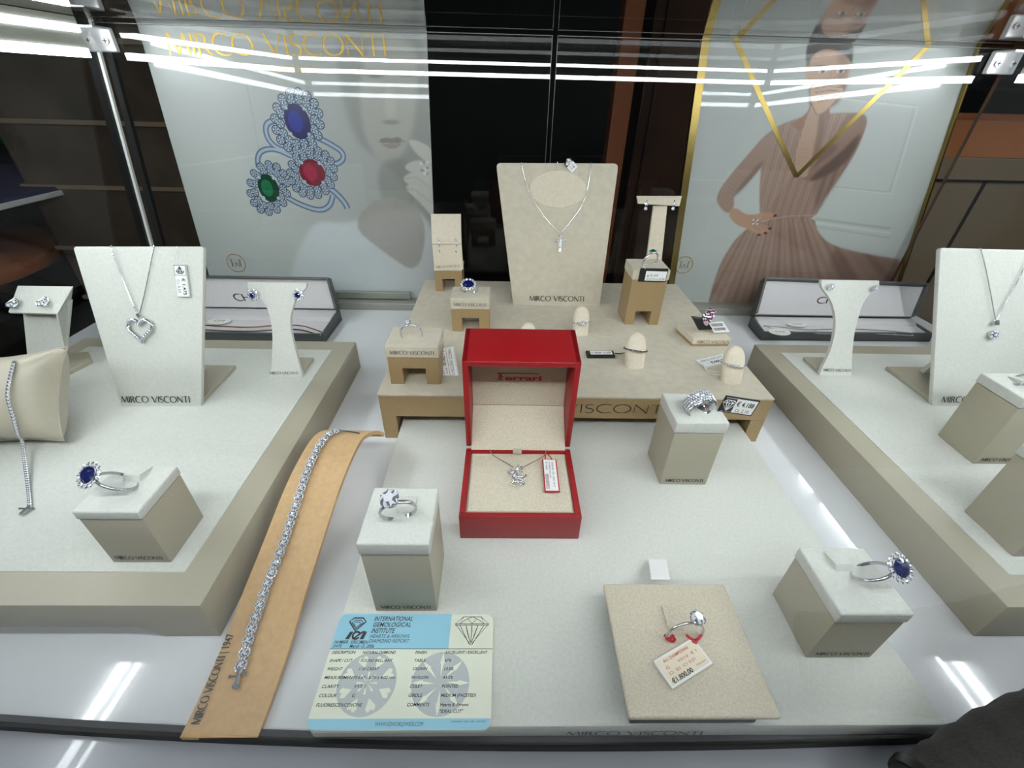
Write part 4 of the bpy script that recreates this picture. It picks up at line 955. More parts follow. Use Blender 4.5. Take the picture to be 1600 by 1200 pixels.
# left
bl, br = at(188, 636, ZTT), at(313, 636, ZTT)
nl, bdL = necklace_stand('wide pale tapered necklace stand on the left tray', bl, br, .42, [(188, 636), (313, 636), (317, 385), (112, 385)], ZTT, ((191, 629), (297, 629), .0058))
ch = chain('heart_necklace', 'white gold chain with an open diamond heart on the left necklace stand', bdL, [[(174, 384), (176, 400), (190, 430), (205, 470), (217, 495)], [(241, 384), (236, 410), (226, 460), (217, 495)]])
def heart_pts(n=40):
    o = []
    for i in range(n):
        t = 2 * math.pi * i / n; o.append((16 * math.sin(t) ** 3, 13 * math.cos(t) - 5 * math.cos(2 * t) - 2 * math.cos(3 * t) - math.cos(4 * t)))
    return o
hc = bdL.at(219, 517, .002); k = (bdL.at(240, 517) - bdL.at(219, 517)).length / 16.5
hp = [hc + bdL.U * (a * k * .9) + bdL.V * ((b + 2.5) * k * .95) for a, b in heart_pts()]
mb = MB(); mb.tube(hp, .0017, 8, closed=True); obj('heart', mb, 'silver', ch, smooth=60)
mb = MB()
for p in [hp[i] for i in range(0, 40)]: mb.gem(p + bdL.N * .0016, bdL.N, .0010, 6, 0, 1)
obj('heart_diamonds', mb, ['diamond', 'diamond2'], ch)
mb = MB(); a = bdL.at(217, 494, .002); mb.slab([a - bdL.U * .0022 + bdL.V * .0012, a - bdL.V * .0022, a + bdL.U * .0022 + bdL.V * .0012, a + bdL.V * .003], bdL.N * .001, .0003); obj('bail', mb, 'silver', ch)
# its price tag
q_ = lambda px, py: bdL.at(px, py, .002)
def tagL(mb, O, U, V, w_, h_):     # reading direction runs down the tag
    mb.ribbon(O, U, V, [(w_ * .03, h_ * .05), (w_ * .33, h_ * .05), (w_ * .33, h_ * .95), (w_ * .03, h_ * .95)], h_ * .04, 0, close=True)
    diamond_icon(mb, O + U * w_ * .18 + V * h_ * .5, -V, U, h_ * .6, 0, .1)
    sans(mb, '€ 1.475', O + U * w_ * .42 + V * h_ * .55, U, V, h_ * .25, w_ * .52, bold=.02); sans(mb, 'Ct. 0,53', O + U * w_ * .46 + V * h_ * .16, U, V, h_ * .2, w_ * .4)
price_tag('price_tag', 'white price tag reading 1.475 hanging on two strings from the left necklace stand', q_(270, 413), q_(277, 464), q_(290, 412), back='shelfwhite', draw=tagL, strings=[[bdL.at(276, 385, .001), q_(275, 396), q_(277, 413)], [bdL.at(290, 385, .001), q_(285, 398), q_(281, 413)]])
# middle
bl, br = at(802, 477, ZR), at(937, 479, ZR)
nm_, bdM = necklace_stand('large beige suede necklace stand in the middle of the riser', bl, br, .42, [(802, 477), (937, 479), (967, 255), (775, 254)], ZR, ((827, 470), (912, 471), .0062), m_='suede', round_=.006)
mb = MB(); c0 = bdM.at(872, 296); ru = (bdM.at(916, 296) - c0).length; rv = (bdM.at(872, 325) - c0).length
mb.slab([c0 + bdM.U * a * ru + bdM.V * b * rv - bdM.N * .0006 for a, b in circ(0, 0, 1, 1, n=48)], bdM.N * .0011, .0006); obj('oval_pad', mb, 'suede2', nm_, smooth=40)
mb = MB(); a = bdM.at(871, 253, .001); b = bdM.at(871, 266, .001); mb.tube([a, b], .0006, 6); obj('notch', mb, 'suede2', nm_)
ch = chain('cross_necklace', 'white gold chain with a small diamond cross on the middle necklace stand', bdM, [[(815, 254), (822, 290), (838, 322), (858, 348), (873, 363)], [(924, 254), (920, 285), (912, 318), (893, 345), (877, 363)]])
cc_ = bdM.at(875, 376, .0015); mb = MB(); kx = (bdM.at(885, 376) - bdM.at(875, 376)).length; up_ = (bdM.at(875, 365) - bdM.at(875, 376)).length; dn_ = (bdM.at(875, 395) - bdM.at(875, 376)).length
def flat_box(mb, c, U, V, N, u0, u1, v0, v1, n0, n1, bev=.0002):
    mb.slab([c + U * a + V * b + N * n0 for a, b in ((u0, v0), (u1, v0), (u1, v1), (u0, v1))], N * (n1 - n0), bev)
flat_box(mb, cc_, bdM.U, bdM.V, bdM.N, -.0014, .0014, -dn_, up_, 0, .0014); flat_box(mb, cc_, bdM.U, bdM.V, bdM.N, -kx, kx, -.0014, .0014, .00005, .00145); obj('cross', mb, 'silver', ch)
mb = MB()
for i in range(9): mb.gem(cc_ + bdM.V * (-dn_ + (dn_ + up_) * (i + .5) / 9) + bdM.N * .0017, bdM.N, .00115, 6, 0, 1)
for i in (-3, -2, -1, 1, 2, 3): mb.gem(cc_ + bdM.U * kx * i / 3.4 + bdM.N * .0017, bdM.N, .00115, 6, 0, 1)
obj('cross_diamonds', mb, ['diamond', 'diamond2'], ch)
mb = MB()
for px, py in ((833, 317), (848, 339), (904, 335), (912, 317), (862, 352)): mb.gem(bdM.at(px, py, .0018), bdM.N, .0012, 8, 0, 1)
obj('chain_beads', mb, ['diamond', 'diamond2'], ch)
q_ = lambda px, py: bdM.at(px, py, .002)
def tagM(mb, O, U, V, w_, h_):
    mb.poly(O, U, V, [(0, 0), (w_ * .35, 0), (w_ * .35, h_), (0, h_)], 0); diamond_icon(mb, O + U * w_ * .18 + V * h_ * .5 + U.cross(V) * .0001, U, V, h_ * .8, 1, .08)
    sans(mb, '€ 1.320', O + U * w_ * .42 + V * h_ * .52, U, V, h_ * .22, w_ * .4, bold=.02); sans(mb, 'Ct. 0,30', O + U * w_ * .42 + V * h_ * .2, U, V, h_ * .2, w_ * .36)
price_tag('price_tag', 'small white price tag on the top edge of the middle necklace stand', q_(881, 257), q_(894, 271), q_(888, 244), back='shelfwhite', draw=tagM)
# right
bl = at(1458, 635, ZTT); br = at(1585, 637, ZTT)
nr, bdR = necklace_stand('wide pale tapered necklace stand on the right tray, cut by the photo edge', bl, br, .42, [(1458, 635), (1585, 637), (1672, 392), (1471, 387)], ZTT, ((1471, 629), (1575, 629), .0058))
ch = chain('flower_necklace', 'white gold chain with a round diamond cluster pendant on the right necklace stand', bdR, [[(1532, 388), (1538, 410), (1548, 460), (1555, 500)], [(1608, 400), (1590, 440), (1570, 475), (1557, 500)]])
pc = bdR.at(1554, 523, .003); mb = MB(); mb.tube([pc - bdR.N * .0025, pc], .0038, 16)
mb.slab([bdR.at(1552, 508, .002), bdR.at(1560, 508, .002), bdR.at(1560, 500, .002), bdR.at(1552, 500, .002)], bdR.N * .0012, .0004); obj('setting', mb, 'silver', ch, smooth=40)
mb = MB(); mb.gem(pc + bdR.N * .001, bdR.N, .0018, 8, 0, 1)
for i in range(7): t = i * 2 * math.pi / 7; mb.gem(pc + (bdR.U * math.cos(t) + bdR.V * math.sin(t)) * .0034 + bdR.N * .0006, bdR.N, .0015, 8, 0, 1)
obj('pendant_diamonds', mb, ['diamond', 'diamond2'], ch)

# ================================================================ earring stands
def hourglass(label, rows, lean, z, text_px, wl, base_side):
    """rows: (py, left px, right px) from the foot up"""
    bd = Board(at(rows[0][1], rows[0][0], z), at(rows[0][2], rows[0][0], z), lean)
    bd.U = X.copy(); bd.V = Vector((0, lean, 1)).normalized(); bd.N = bd.U.cross(bd.V)
    r = thing('earring_stand', label, 'earring stand', bd.O + bd.U * bd.w / 2)
    L_ = []; R_ = []
    for py, l, rr in rows:
        a, b = bd.at(l, py), bd.at(rr, py); v = ((a - bd.O).dot(bd.V) + (b - bd.O).dot(bd.V)) / 2; L_.append(((a - bd.O).dot(bd.U), max(0, v))); R_.append(((b - bd.O).dot(bd.U), max(0, v)))
    L2, R2 = chai_open(L_[1:-1], 1), chai_open(R_[1:-1], 1); L_ = [L_[0]] + L2 + [L_[-1]]; R_ = [R_[0]] + R2 + [R_[-1]]
    mb = MB(); n = len(L_); th = .004
    vs = [bd.P(*p) for p in L_] + [bd.P(*p) for p in R_]; vb = [v - bd.N * th for v in vs]
    fs = [(i, n + i, n + i + 1, i + 1) for i in range(n - 1)] + [(2 * n + i, 2 * n + i + 1, 3 * n + i + 1, 3 * n + i) for i in range(n - 1)]
    fs += [(i, i + 1, 2 * n + i + 1, 2 * n + i) for i in range(n - 1)] + [(n + i, 3 * n + i, 3 * n + i + 1, n + i + 1) for i in range(n - 1)] + [(n - 1, 2 * n - 1, 4 * n - 1, 3 * n - 1), (0, 2 * n, 3 * n, n)]
    mb.add(vs + vb, fs); obj('board', mb, 'velvet', r)
    x0, x1 = bd.O.x + .001, bd.O.x + bd.w - .0005; mb = MB(); mb.box((x0, bd.O.y + .003, z), (x1, bd.O.y + .034, z + .0032), .0007); obj('foot_plate', mb, 'leather', r)
    if text_px:
        a, b = bd.at(*text_px[0]), bd.at(*text_px[1]); brand(r, a, (b - a).normalized(), bd.V, (b - a).length, text_px[2], bd.N, bold=1.6)
    return r, bd
eL, bdEL = hourglass('pale hourglass earring stand holding the sapphire studs on the left tray', [(589, 421, 473), (575, 424, 469), (548, 425, 462), (522, 426, 455), (500, 423, 453), (480, 417, 457), (466, 407, 462), (458, 392, 470), (449, 387, 478), (442, 387, 479)], .30, ZTT, ((422, 585), (466, 585), .0028), 0, 0)
eR, bdER = hourglass('pale hourglass earring stand holding the diamond studs on the right tray', [(587, 1280, 1330), (572, 1286, 1331), (548, 1298, 1332), (520, 1305, 1335), (498, 1306, 1341), (478, 1302, 1346), (462, 1294, 1356), (452, 1285, 1366), (444, 1283, 1374), (438, 1284, 1374)], .30, ZTT, ((1286, 580), (1328, 581), .0028), 0, 0)
def stud(label, p, N, kind, sz, group=None, U=X):
    r = thing('stud_earring', label, 'earring', p, group); V = N.cross(U).normalized()
    if kind == 'cluster':
        mb = MB(); mb.gem(p + N * .003, N, sz * .52, 12, 0, u=U, pav=.5); obj('coloured_stone', mb, 'sapphire', r)
        mb = MB()
        for i in range(11): t = 2 * math.pi * i / 11; d = U * math.cos(t) + V * math.sin(t) * 1.15; mb.gem(p + d * sz * .8 + N * .002, N + d * .3, sz * .26, 6, 0, 1)
        obj('diamond_halo', mb, ['diamond', 'diamond2'], r)
    elif kind == 'round':
        mb = MB(); mb.gem(p + N * .003, N, sz * .55, 8, 0, 1)
        for i in range(8): t = 2 * math.pi * i / 8; mb.gem(p + (U * math.cos(t) + V * math.sin(t)) * sz * .75 + N * .0022, N, sz * .3, 6, 0, 1)
        obj('diamonds', mb, ['diamond', 'diamond2'], r)
    elif kind == 'trio':
        mb = MB()
        for a, b in ((0, .5), (-.55, -.3), (.5, -.35), (-.1, -.1)): mb.gem(p + U * a * sz + V * b * sz + N * (.003 + .0008 * b), N, sz * .42, 8, 0, 1)
        obj('diamonds', mb, ['diamond', 'diamond2'], r)
        mb = MB(); mb.tube([p + U * a * sz + V * b * sz + N * .0035 for a, b in ((-.95, -.1), (-.5, .4), (0, .95), (.6, .7), (1, 0), (.6, -.7), (0, -.75), (-.6, -.7))], .0005, 6, closed=True)
        mb.tube([p + U * -.9 * sz + N * .003, p + N * .0048, p + U * .9 * sz + N * .003], .0005, 6); obj('loop', mb, 'silver', r)
    mb = MB(); mb.tube([p - N * .003, p + N * .0025], .0005, 6); obj('post', mb, 'silver', r)
    return r
stud('sapphire stud with diamond halo on the left side of the left hourglass stand', bdEL.at(397, 461, .001), bdEL.N, 'cluster', .0052)
stud('sapphire stud with diamond halo on the right side of the left hourglass stand', bdEL.at(467, 461, .001), bdEL.N, 'cluster', .0052)
stud('round diamond stud on the left side of the right hourglass stand', bdER.at(1297, 448, .001), bdER.N, 'round', .0034)
stud('round diamond stud on the right side of the right hourglass stand', bdER.at(1365, 450, .001), bdER.N, 'round', .0034)
# folded earring stand at the far left
yb_ = .380; A = lambda px, py, y=yb_: aty(px, py, y)
ft = at(105, 592, ZTT)
r = thing('earring_stand', 'pale folded earring stand with two flower studs at the left edge of the case', 'earring stand', (-.43, .37, ZTT))
mb = MB(); q = [A(42, 556, .372), A(101, 552, .372), A(109, 470, .384), A(34, 475, .384)]; mb.slab(q, (0, .004, 0), .0006); obj('stem', mb, 'velvet', r)
q = [aty(12, 488, .368), aty(87, 490, .368), aty(112, 447, .392), aty(27, 446, .392)]; nrm = (q[1] - q[0]).cross(q[3] - q[0]).normalized()
mb = MB(); mb.slab(q, -nrm * .0025, .0008); obj('folded_flap', mb, 'velvet', r, smooth=40); fo, fn, fu = q[0], nrm, (q[1] - q[0]).normalized()
mb = MB(); mb.slab([aty(112, 447, .392), aty(87, 490, .368), aty(101, 552, .372), aty(102, 520, .392)][::1], (.0015, 0, 0), .0003); obj('side_fold', mb, 'velvet', r)
mb = MB(); g = [at(100, 591, ZTT), at(146, 567, ZTT), at(141, 555, ZTT), at(60, 560, ZTT), at(40, 590, ZTT)]; mb.slab(g, (0, 0, .0045), .0006); obj('foot_plate', mb, 'leather', r)
stud('left of the two flower shaped diamond studs at the far left', hit(25, 477, fo + fn * .001, fn), fn, 'trio', .0055, U=fu)
stud('right of the two flower shaped diamond studs at the far left', hit(72, 475, fo + fn * .001, fn), fn, 'trio', .0055, U=fu)
# T shaped stand with hoops, standing behind the tall block
yb_ = .560; A = lambda px, py, y=yb_: aty(px, py, y)
r = thing('earring_stand', 'beige T shaped earring stand behind the tall gold block at the riser corner', 'earring stand', (A(1030, 400).x, yb_, ZR))
mb = MB(); f0 = at(1015, 452, ZR)
q = [Vector((A(1011, 398).x, yb_ - .012, ZR)), Vector((A(1030, 398).x + .006, yb_ - .012, ZR)), A(1043, 322), A(1021, 322)]; mb.slab(q, (0, .004, 0), .0006); obj('stem', mb, 'suede2', r)
q = [A(997, 318, .556), A(1062, 322, .556), A(1066, 306, .568), A(995, 306, .568)]; mb = MB(); mb.slab(q, (0, .003, -.001), .0006); obj('crossbar', mb, 'suede2', r)
mb = MB(); x0 = A(1008, 398).x; mb.box((x0, yb_ - .012, ZR), (x0 + .026, yb_ + .016, ZR + .003), .0006); obj('foot_plate', mb, 'suede2', r)
for px, lab in ((1010, 'left of the two small drop earrings on the T shaped stand'), (1053, 'right of the two small drop earrings on the T shaped stand')):
    p = A(px, 318, .5545); t = thing('drop_earring', lab, 'earring', p)
    mb = MB(); mb.tube([p + Z * .004, p, p - Z * .003], .0006, 6); obj('hook', mb, 'silver', t)
    mb = MB(); mb.gem(p - Y * .001, -Y + Z * .3, .0024, 8, 0, 1); mb.gem(p - Z * .0055 - Y * .001, -Y + Z * .3, .0022, 8, 0, 1); obj('diamonds', mb, ['diamond', 'diamond2'], t)

# ================================================================ pillow and tennis bracelet at the left
pc = Vector((-.402, .285, ZTT + .032)); hx, hy, hz = .056, .030, .033
r = thing('bracelet_pillow', 'ivory satin bracelet pillow with pointed corners at the left edge', 'pillow', pc - Z * hz)
n = 28; vs = []; fs = []
for j in range(n + 1):
    for side in (1, -1):
        pass
def pil(u, v, s):     # u,v in -1..1 ; s front/back
    e = max(0, (1 - abs(u) ** 2.6)) ** .5 * max(0, (1 - abs(v) ** 2.6)) ** .5
    px_ = hx * u * (1 - .10 * (1 - v * v)); pz_ = hz * 1.12 * v * (1 - .13 * (1 - u * u)); d = s * hy * e * .95
    ca, sa = math.cos(.62), math.sin(.62)                 # leaning back
    y_, z_ = d, pz_ + .10 * px_
    return pc + Vector((px_, y_ * ca + z_ * sa, -y_ * sa + z_ * ca))
for s in (-1, 1):
    b0 = len(vs)
    vs += [pil(-1 + 2 * i / n, -1 + 2 * j / n, s) for j in range(n + 1) for i in range(n + 1)]
    q = [(b0 + j * (n + 1) + i, b0 + j * (n + 1) + i + 1, b0 + (j + 1) * (n + 1) + i + 1, b0 + (j + 1) * (n + 1) + i) for j in range(n) for i in range(n)]
    fs += q if s == -1 else [f[::-1] for f in q]
for v in vs: v.z = max(v.z, ZTT)
mb = MB(); mb.add(vs, fs); obj('cushion', mb, 'satin', r, smooth=60)
mb = MB(); edge = [pil(-1 + 2 * i / 20, -1, 1) for i in range(21)] + [pil(1, -1 + 2 * i / 20, 1) for i in range(1, 21)] + [pil(1 - 2 * i / 20, 1, 1) for i in range(1, 21)] + [pil(-1, 1 - 2 * i / 20, 1) for i in range(1, 20)]
for v in edge: v.z = max(v.z, ZTT + .0008)
mb.tube(edge, .0008, 6, closed=True); obj('piping', mb, 'satin', r, smooth=60)
def surf_front(px, py):                              # nearest point of the pillow front along a line of sight
    d = ray(px, py).normalized(); best = None
    for j in range(61):
        for i in range(61):
            p = pil(-1 + 2 * i / 60, -1 + 2 * j / 60, -1); w_ = p - CAM; t = w_.dot(d); e = (w_ - d * t).length
            if best is None or e < best[0]: best = (e, p, (p - pil(-1 + 2 * i / 60, -1 + 2 * j / 60, 1)).normalized())
    return best
pts = []
for px, py in ((22, 566), (14, 590), (12, 620), (19, 650), (27, 680), (33, 705)):
    e, p, nn = surf_front(px, py); pts.append(CAM + (p - CAM) * (1 - .0026 / (p - CAM).length))
for px, py in ((39, 725), (44, 760), (46, 785), (46, 795)): pts.append(at(px, py, ZTT + .0012 + (.004 if py < 730 else 0)))
t = thing('tennis_bracelet', 'thin diamond tennis bracelet draped over the ivory pillow', 'bracelet', pts[-1])
q = chai_open3(pts, 2); mb = MB(); mb.tube(q, .0012, 6); obj('link_chain', mb, 'silver', t)
mb = MB(); acc = 0; prev = q[0]
for a, b in zip(q[:-1], q[1:]):
    L_ = (b - a).length; s_ = -acc
    while s_ + .0026 <= L_:
        s_ += .0026; p = a.lerp(b, s_ / L_); mb.gem(p + (CAM - p).normalized() * .0012, (CAM - p).normalized(), .0013, 6, 0, 1)
    acc = L_ - s_
obj('diamonds', mb, ['diamond', 'diamond2'], t)
mb = MB(); c = pts[-1] + Z * .001; mb.tube([c + Vector((0, .001, 0)), c + Vector((0, -.006, 0))], .0014, 10); mb.tube([c + Vector((-.0042, -.001, .0004)), c + Vector((.0042, -.001, .0004))], .0006, 6); mb.dot(c + Vector((-.0044, -.001, .0004)), .001); mb.dot(c + Vector((.0044, -.001, .0004)), .001); obj('clasp', mb, 'silver', t)

# ================================================================ red jewellery box
r = thing('jewellery_box', 'open red jewellery box with linen lining standing in the middle of the mat', 'jewellery box', (.0134, .23, ZM))
f0, f1 = at(719, 841, ZM), at(904, 843, ZM); x0, x1, y0 = f0.x, f1.x, (f0.y + f1.y) / 2
hB = .0235; wl = .0042
yk = at(736, 700, ZM + hB).y                            # back of the base
mb = MB()
mb.box((x0, y0, ZM), (x1, y0 + wl, ZM + hB), .0007); mb.box((x0, yk - wl, ZM), (x1, yk, ZM + hB), .0007)
mb.box((x0, y0 + wl * .5, ZM), (x0 + wl, yk - wl * .5, ZM + hB), .0007); mb.box((x1 - wl, y0 + wl * .5, ZM), (x1, yk - wl * .5, ZM + hB), .0007)
mb.box((x0 + .001, y0 + .001, ZM), (x1 - .001, yk - .001, ZM + .004)); obj('base', mb, 'red', r, smooth=40)
mb = MB(); mb.box((x0 + wl, y0 + wl, ZM + .004), (x1 - wl, yk - wl * .2, ZM + hB - .0022), .001); obj('lining_rim', mb, 'linen', r)
mb = MB(); mb.box((x0 + wl + .0012, y0 + wl + .0012, ZM + .005), (x1 - wl - .0012, yk - wl - .004, ZM + hB - .0006), .001); pad_ = obj('linen_pad', mb, 'linen', r, smooth=40)
# lid, open past upright: pixels on two leaning planes
hz_ = Vector((0, yk, ZM + hB))
LYb = yk + .0015
def lidpt(px, py, y): return aty(px, py, y)
tl, tr = aty(729, 566, LYb - .004), aty(901, 566, LYb - .004)        # front upper edge of the lid rim
hl_, hr_ = Vector((x0 + .0005, yk, ZM + hB)), Vector((x1 - .0005, yk, ZM + hB))
tl.x, tr.x = x0, x1
tb = .5 * (aty(741, 515, LYb + .034).z + aty(893, 516, LYb + .034).z)
ztop = (tl.z + tr.z) / 2; yb2 = LYb + .036; ybase = yk + .030
w2 = .0042
mb = MB()
mb.hexa([(x0, yk + .001, ZM + hB + .001), (x0 + w2, yk + .001, ZM + hB + .001), (x0 + w2, ybase, ZM + hB + .004), (x0, ybase, ZM + hB + .004), (x0, tl.y, ztop), (x0 + w2, tl.y, ztop), (x0 + w2, yb2, tb), (x0, yb2, tb)], .0006)
mb.hexa([(x1 - w2, yk + .001, ZM + hB + .001), (x1, yk + .001, ZM + hB + .001), (x1, ybase, ZM + hB + .004), (x1 - w2, ybase, ZM + hB + .004), (x1 - w2, tl.y, ztop), (x1, tl.y, ztop), (x1, yb2, tb), (x1 - w2, yb2, tb)], .0006)
mb.hexa([(x0, tl.y, ztop - w2), (x1, tl.y, ztop - w2), (x1, yb2, tb - w2), (x0, yb2, tb - w2), (x0, tl.y, ztop), (x1, tl.y, ztop), (x1, yb2, tb), (x0, yb2, tb)], .0007)
mb.hexa([(x0, ybase - .002, ZM + hB + .002), (x1, ybase - .002, ZM + hB + .002), (x1, ybase, ZM + hB + .004), (x0, ybase, ZM + hB + .004), (x0, yb2 - .003, tb - .001), (x1, yb2 - .003, tb - .001), (x1, yb2, tb), (x0, yb2, tb)], .0006)
lid = obj('lid', mb, 'red', r, smooth=40)
# lining of the lid: back panel and the sloping hinge cloth
pA = [Vector((x0 + w2, ybase - .0025, ZM + hB + .003)), Vector((x1 - w2, ybase - .0025, ZM + hB + .003)), Vector((x1 - w2, yb2 - .0035, tb - w2)), Vector((x0 + w2, yb2 - .0035, tb - w2))]
yl = yb2 - .006
zi1 = aty(813, 633, yl - .003).z
mb = MB(); mb.slab([(x0 + w2, yl - .003, zi1), (x1 - w2, yl - .003, zi1), (x1 - w2, yl, tb - w2 - .001), (x0 + w2, yl, tb - w2 - .001)], (0, .002, 0), .0003); obj('lid_lining', mb, 'linen', lid)
mb = MB(); mb.slab([(x0 + w2, yk - wl * .5, ZM + hB + .0002), (x1 - w2, yk - wl * .5, ZM + hB + .0002), (x1 - w2, yl - .003, zi1), (x0 + w2, yl - .003, zi1)], (0, .001, -.002), .0003); obj('hinge_cloth', mb, 'linen', lid)
a = hit(777, 594, (0, yl - .0022, zi1), Y); b = hit(845, 594, (0, yl - .0022, zi1), Y)
LV = Vector((0, .003, tb - w2 - zi1)).normalized(); LN = X.cross(LV); mb = MB(); a = hit(777, 594, Vector((0, yl - .003, zi1)) + LN * .0004, LN); b = hit(846, 594, Vector((0, yl - .003, zi1)) + LN * .0004, LN); wF = (b - a).length
hF = wF * .15
def slab_word(mb, O, U, V, wid, h):
    sans(mb, 'errari', O + U * wid * .17, U, V, h * .82, wid * .83, bold=.03)
    mb.poly(O, U, V, [(wid * .025, 0), (wid * .105, 0), (wid * .105, h * 1.2), (wid * .035, h * 1.2)]); mb.poly(O, U, V, [(0, 0), (wid * .13, 0), (wid * .13, h * .1), (0, h * .1)])
    mb.poly(O, U, V, [(0, h * 1.12), (wid * .93, h * 1.12), (wid * .93, h * 1.27), (0, h * 1.27)]); mb.poly(O, U, V, [(wid * .085, h * .52), (wid * .15, h * .52), (wid * .15, h * .66), (wid * .085, h * .66)]); mb.poly(O, U, V, [(wid * .025, h), (wid * .085, h), (wid * .085, h * 1.2), (wid * .025, h * 1.2)])
    for i in range(7):
        if i in (0, 1, 2, 4, 5): mb.poly(O, U, V, [(wid * (.31 + .115 * i), 0), (wid * (.37 + .115 * i), 0), (wid * (.37 + .115 * i), h * .08), (wid * (.31 + .115 * i), h * .08)])
slab_word(mb, a, X, LV, wF, hF); obj('lettering', mb, 'redink', lid)
mb = MB(); c = at(808, 697, ZM + hB + .001); mb.box((c.x - .0035, yk - .0065, ZM + hB - .0005), (c.x + .0035, yk - .0015, ZM + hB + .0018), .0005); obj('ribbon_tab', mb, 'satin', r)
# pendant in it
zp = ZM + hB + .0002
t = thing('horse_necklace', 'white gold chain with a small openwork diamond pendant inside the red box', 'necklace', at(806, 742, zp))
mb = MB(); mb.tube(chai_open3([at(766, 700, zp), at(767, 710, zp), at(785, 720, zp), at(802, 730, zp)]), .00045, 6); mb.tube(chai_open3([at(853, 700, zp), at(853, 711, zp), at(835, 721, zp), at(817, 730, zp)]), .00045, 6); obj('chain', mb, 'silver', t)
q_ = lambda px, py: at(px, py, zp + .0012)
mb = MB()
for pth in ([(812, 727), (806, 732), (804, 740), (810, 746), (816, 744)], [(806, 734), (797, 733), (793, 741), (800, 743)], [(804, 738), (800, 748), (806, 754), (818, 752), (822, 742)], [(802, 752), (798, 757), (806, 760)], [(816, 752), (820, 756), (812, 758)], [(813, 728), (817, 733), (814, 738), (808, 738)], [(796, 737), (801, 740), (806, 744), (812, 750)]):
    mb.tube(chai_open3([q_(*p) for p in pth]), .00075, 7)
obj('pendant', mb, 'silver', t, smooth=60)
mb = MB()
for px, py in ((808, 733), (811, 740), (806, 746), (813, 748), (800, 738), (803, 743), (809, 752), (816, 750)): mb.gem(at(px, py, zp + .002), Z - Y * .5, .00105, 6, 0, 1)
obj('diamonds', mb, ['diamond', 'diamond2'], t)
def d_(mb, O, U, V, w_, h_):
    bars(mb, O, U, V, w_ * .48, h_ * .12, w_ * .45, h_ * .24, 22); sans(mb, '91840230130', O + U * w_ * .1 + V * h_ * .42, U, V, h_ * .1, w_ * .5, mi=0); sans(mb, 'FERRARI 750', O + U * w_ * .1 + V * h_ * .62, U, V, h_ * .12, w_ * .4); sans(mb, 'ORO 18 KT', O + U * w_ * .55 + V * h_ * .62, U, V, h_ * .12, w_ * .33); sans(mb, '€ 890', O + U * w_ * .1 + V * h_ * .2, U, V, h_ * .12, w_ * .25)
q_ = lambda px, py: at(px, py, zp + .0022)
price_tag('price_tag', 'red price tag with a white barcode label lying inside the red box', q_(847, 717), q_(851, 768), q_(869, 716), back='redtag', draw=d_, strings=[])
string(bpy.data.objects[[o.name for o in bpy.data.objects if o.get('label', '').startswith('red price tag')][0]], [at(852, 717, zp + .003), at(852, 709, zp + .002), at(856, 709, zp + .002), at(862, 717, zp + .003)], .0005, 'redtag')

# ================================================================ certificate card
c4 = [at(473, 1140, ZM + .003), at(767, 1143, ZM + .003), at(771, 961, ZM + .003), at(541, 957, ZM + .003)]
xa, xb_, ya, yb_ = (c4[0].x + c4[3].x) / 2 - .001, (c4[1].x + c4[2].x) / 2, (c4[0].y + c4[1].y) / 2, (c4[2].y + c4[3].y) / 2
W_, H_ = xb_ - xa, yb_ - ya
r = thing('certificate_card', 'blue and cream diamond report card lying at the front left of the mat', 'card', (xa + W_ / 2, ya + H_ / 2, ZM))
def rrect(x0, y0, x1, y1, rad, corners=(1, 1, 1, 1), n=6):
    o = []
    for k_, (cx, cy, a0) in enumerate(((x0 + rad, y0 + rad, 180), (x1 - rad, y0 + rad, 270), (x1 - rad, y1 - rad, 0), (x0 + rad, y1 - rad, 90))):
        if corners[k_]: o += [(cx + rad * math.cos(math.radians(a0 + 90 * i / n)), cy + rad * math.sin(math.radians(a0 + 90 * i / n))) for i in range(n + 1)]
        else: o.append(((x0, y0), (x1, y0), (x1, y1), (x0, y1))[k_])
    return o
O = Vector((xa, ya, ZM)); zc = .0030; CO = O + Z * zc
mb = MB(); mb.slab([O + X * a + Y * b + Z * .0002 for a, b in rrect(0, 0, W_, H_, .0045)], Z * (zc - .0002), .0003); obj('card', mb, 'cream', r)
P1, P2 = CO + Z * .0001, CO + Z * .00018
mb = MB(); mb.poly(P1, X, Y, rrect(.0002, .0002, W_ - .0002, H_ * .085, .0042, (1, 1, 0, 0))); mb.poly(P1, X, Y, rrect(.0002, H_ * .655, W_ * .725, H_ - .0002, .0042, (0, 0, 0, 1))); obj('blue_fields', mb, 'blueprint', r)
mb = MB()
for cx in (.275, .70):
    o2 = P1 + X * W_ * cx + Y * H_ * .36; R_ = H_ * .265
    mb.poly(o2, X, Y, circ(0, 0, R_, n=40))
obj('grey_discs', mb, 'greyprint', r)
mb = MB(); P15 = CO + Z * .00014
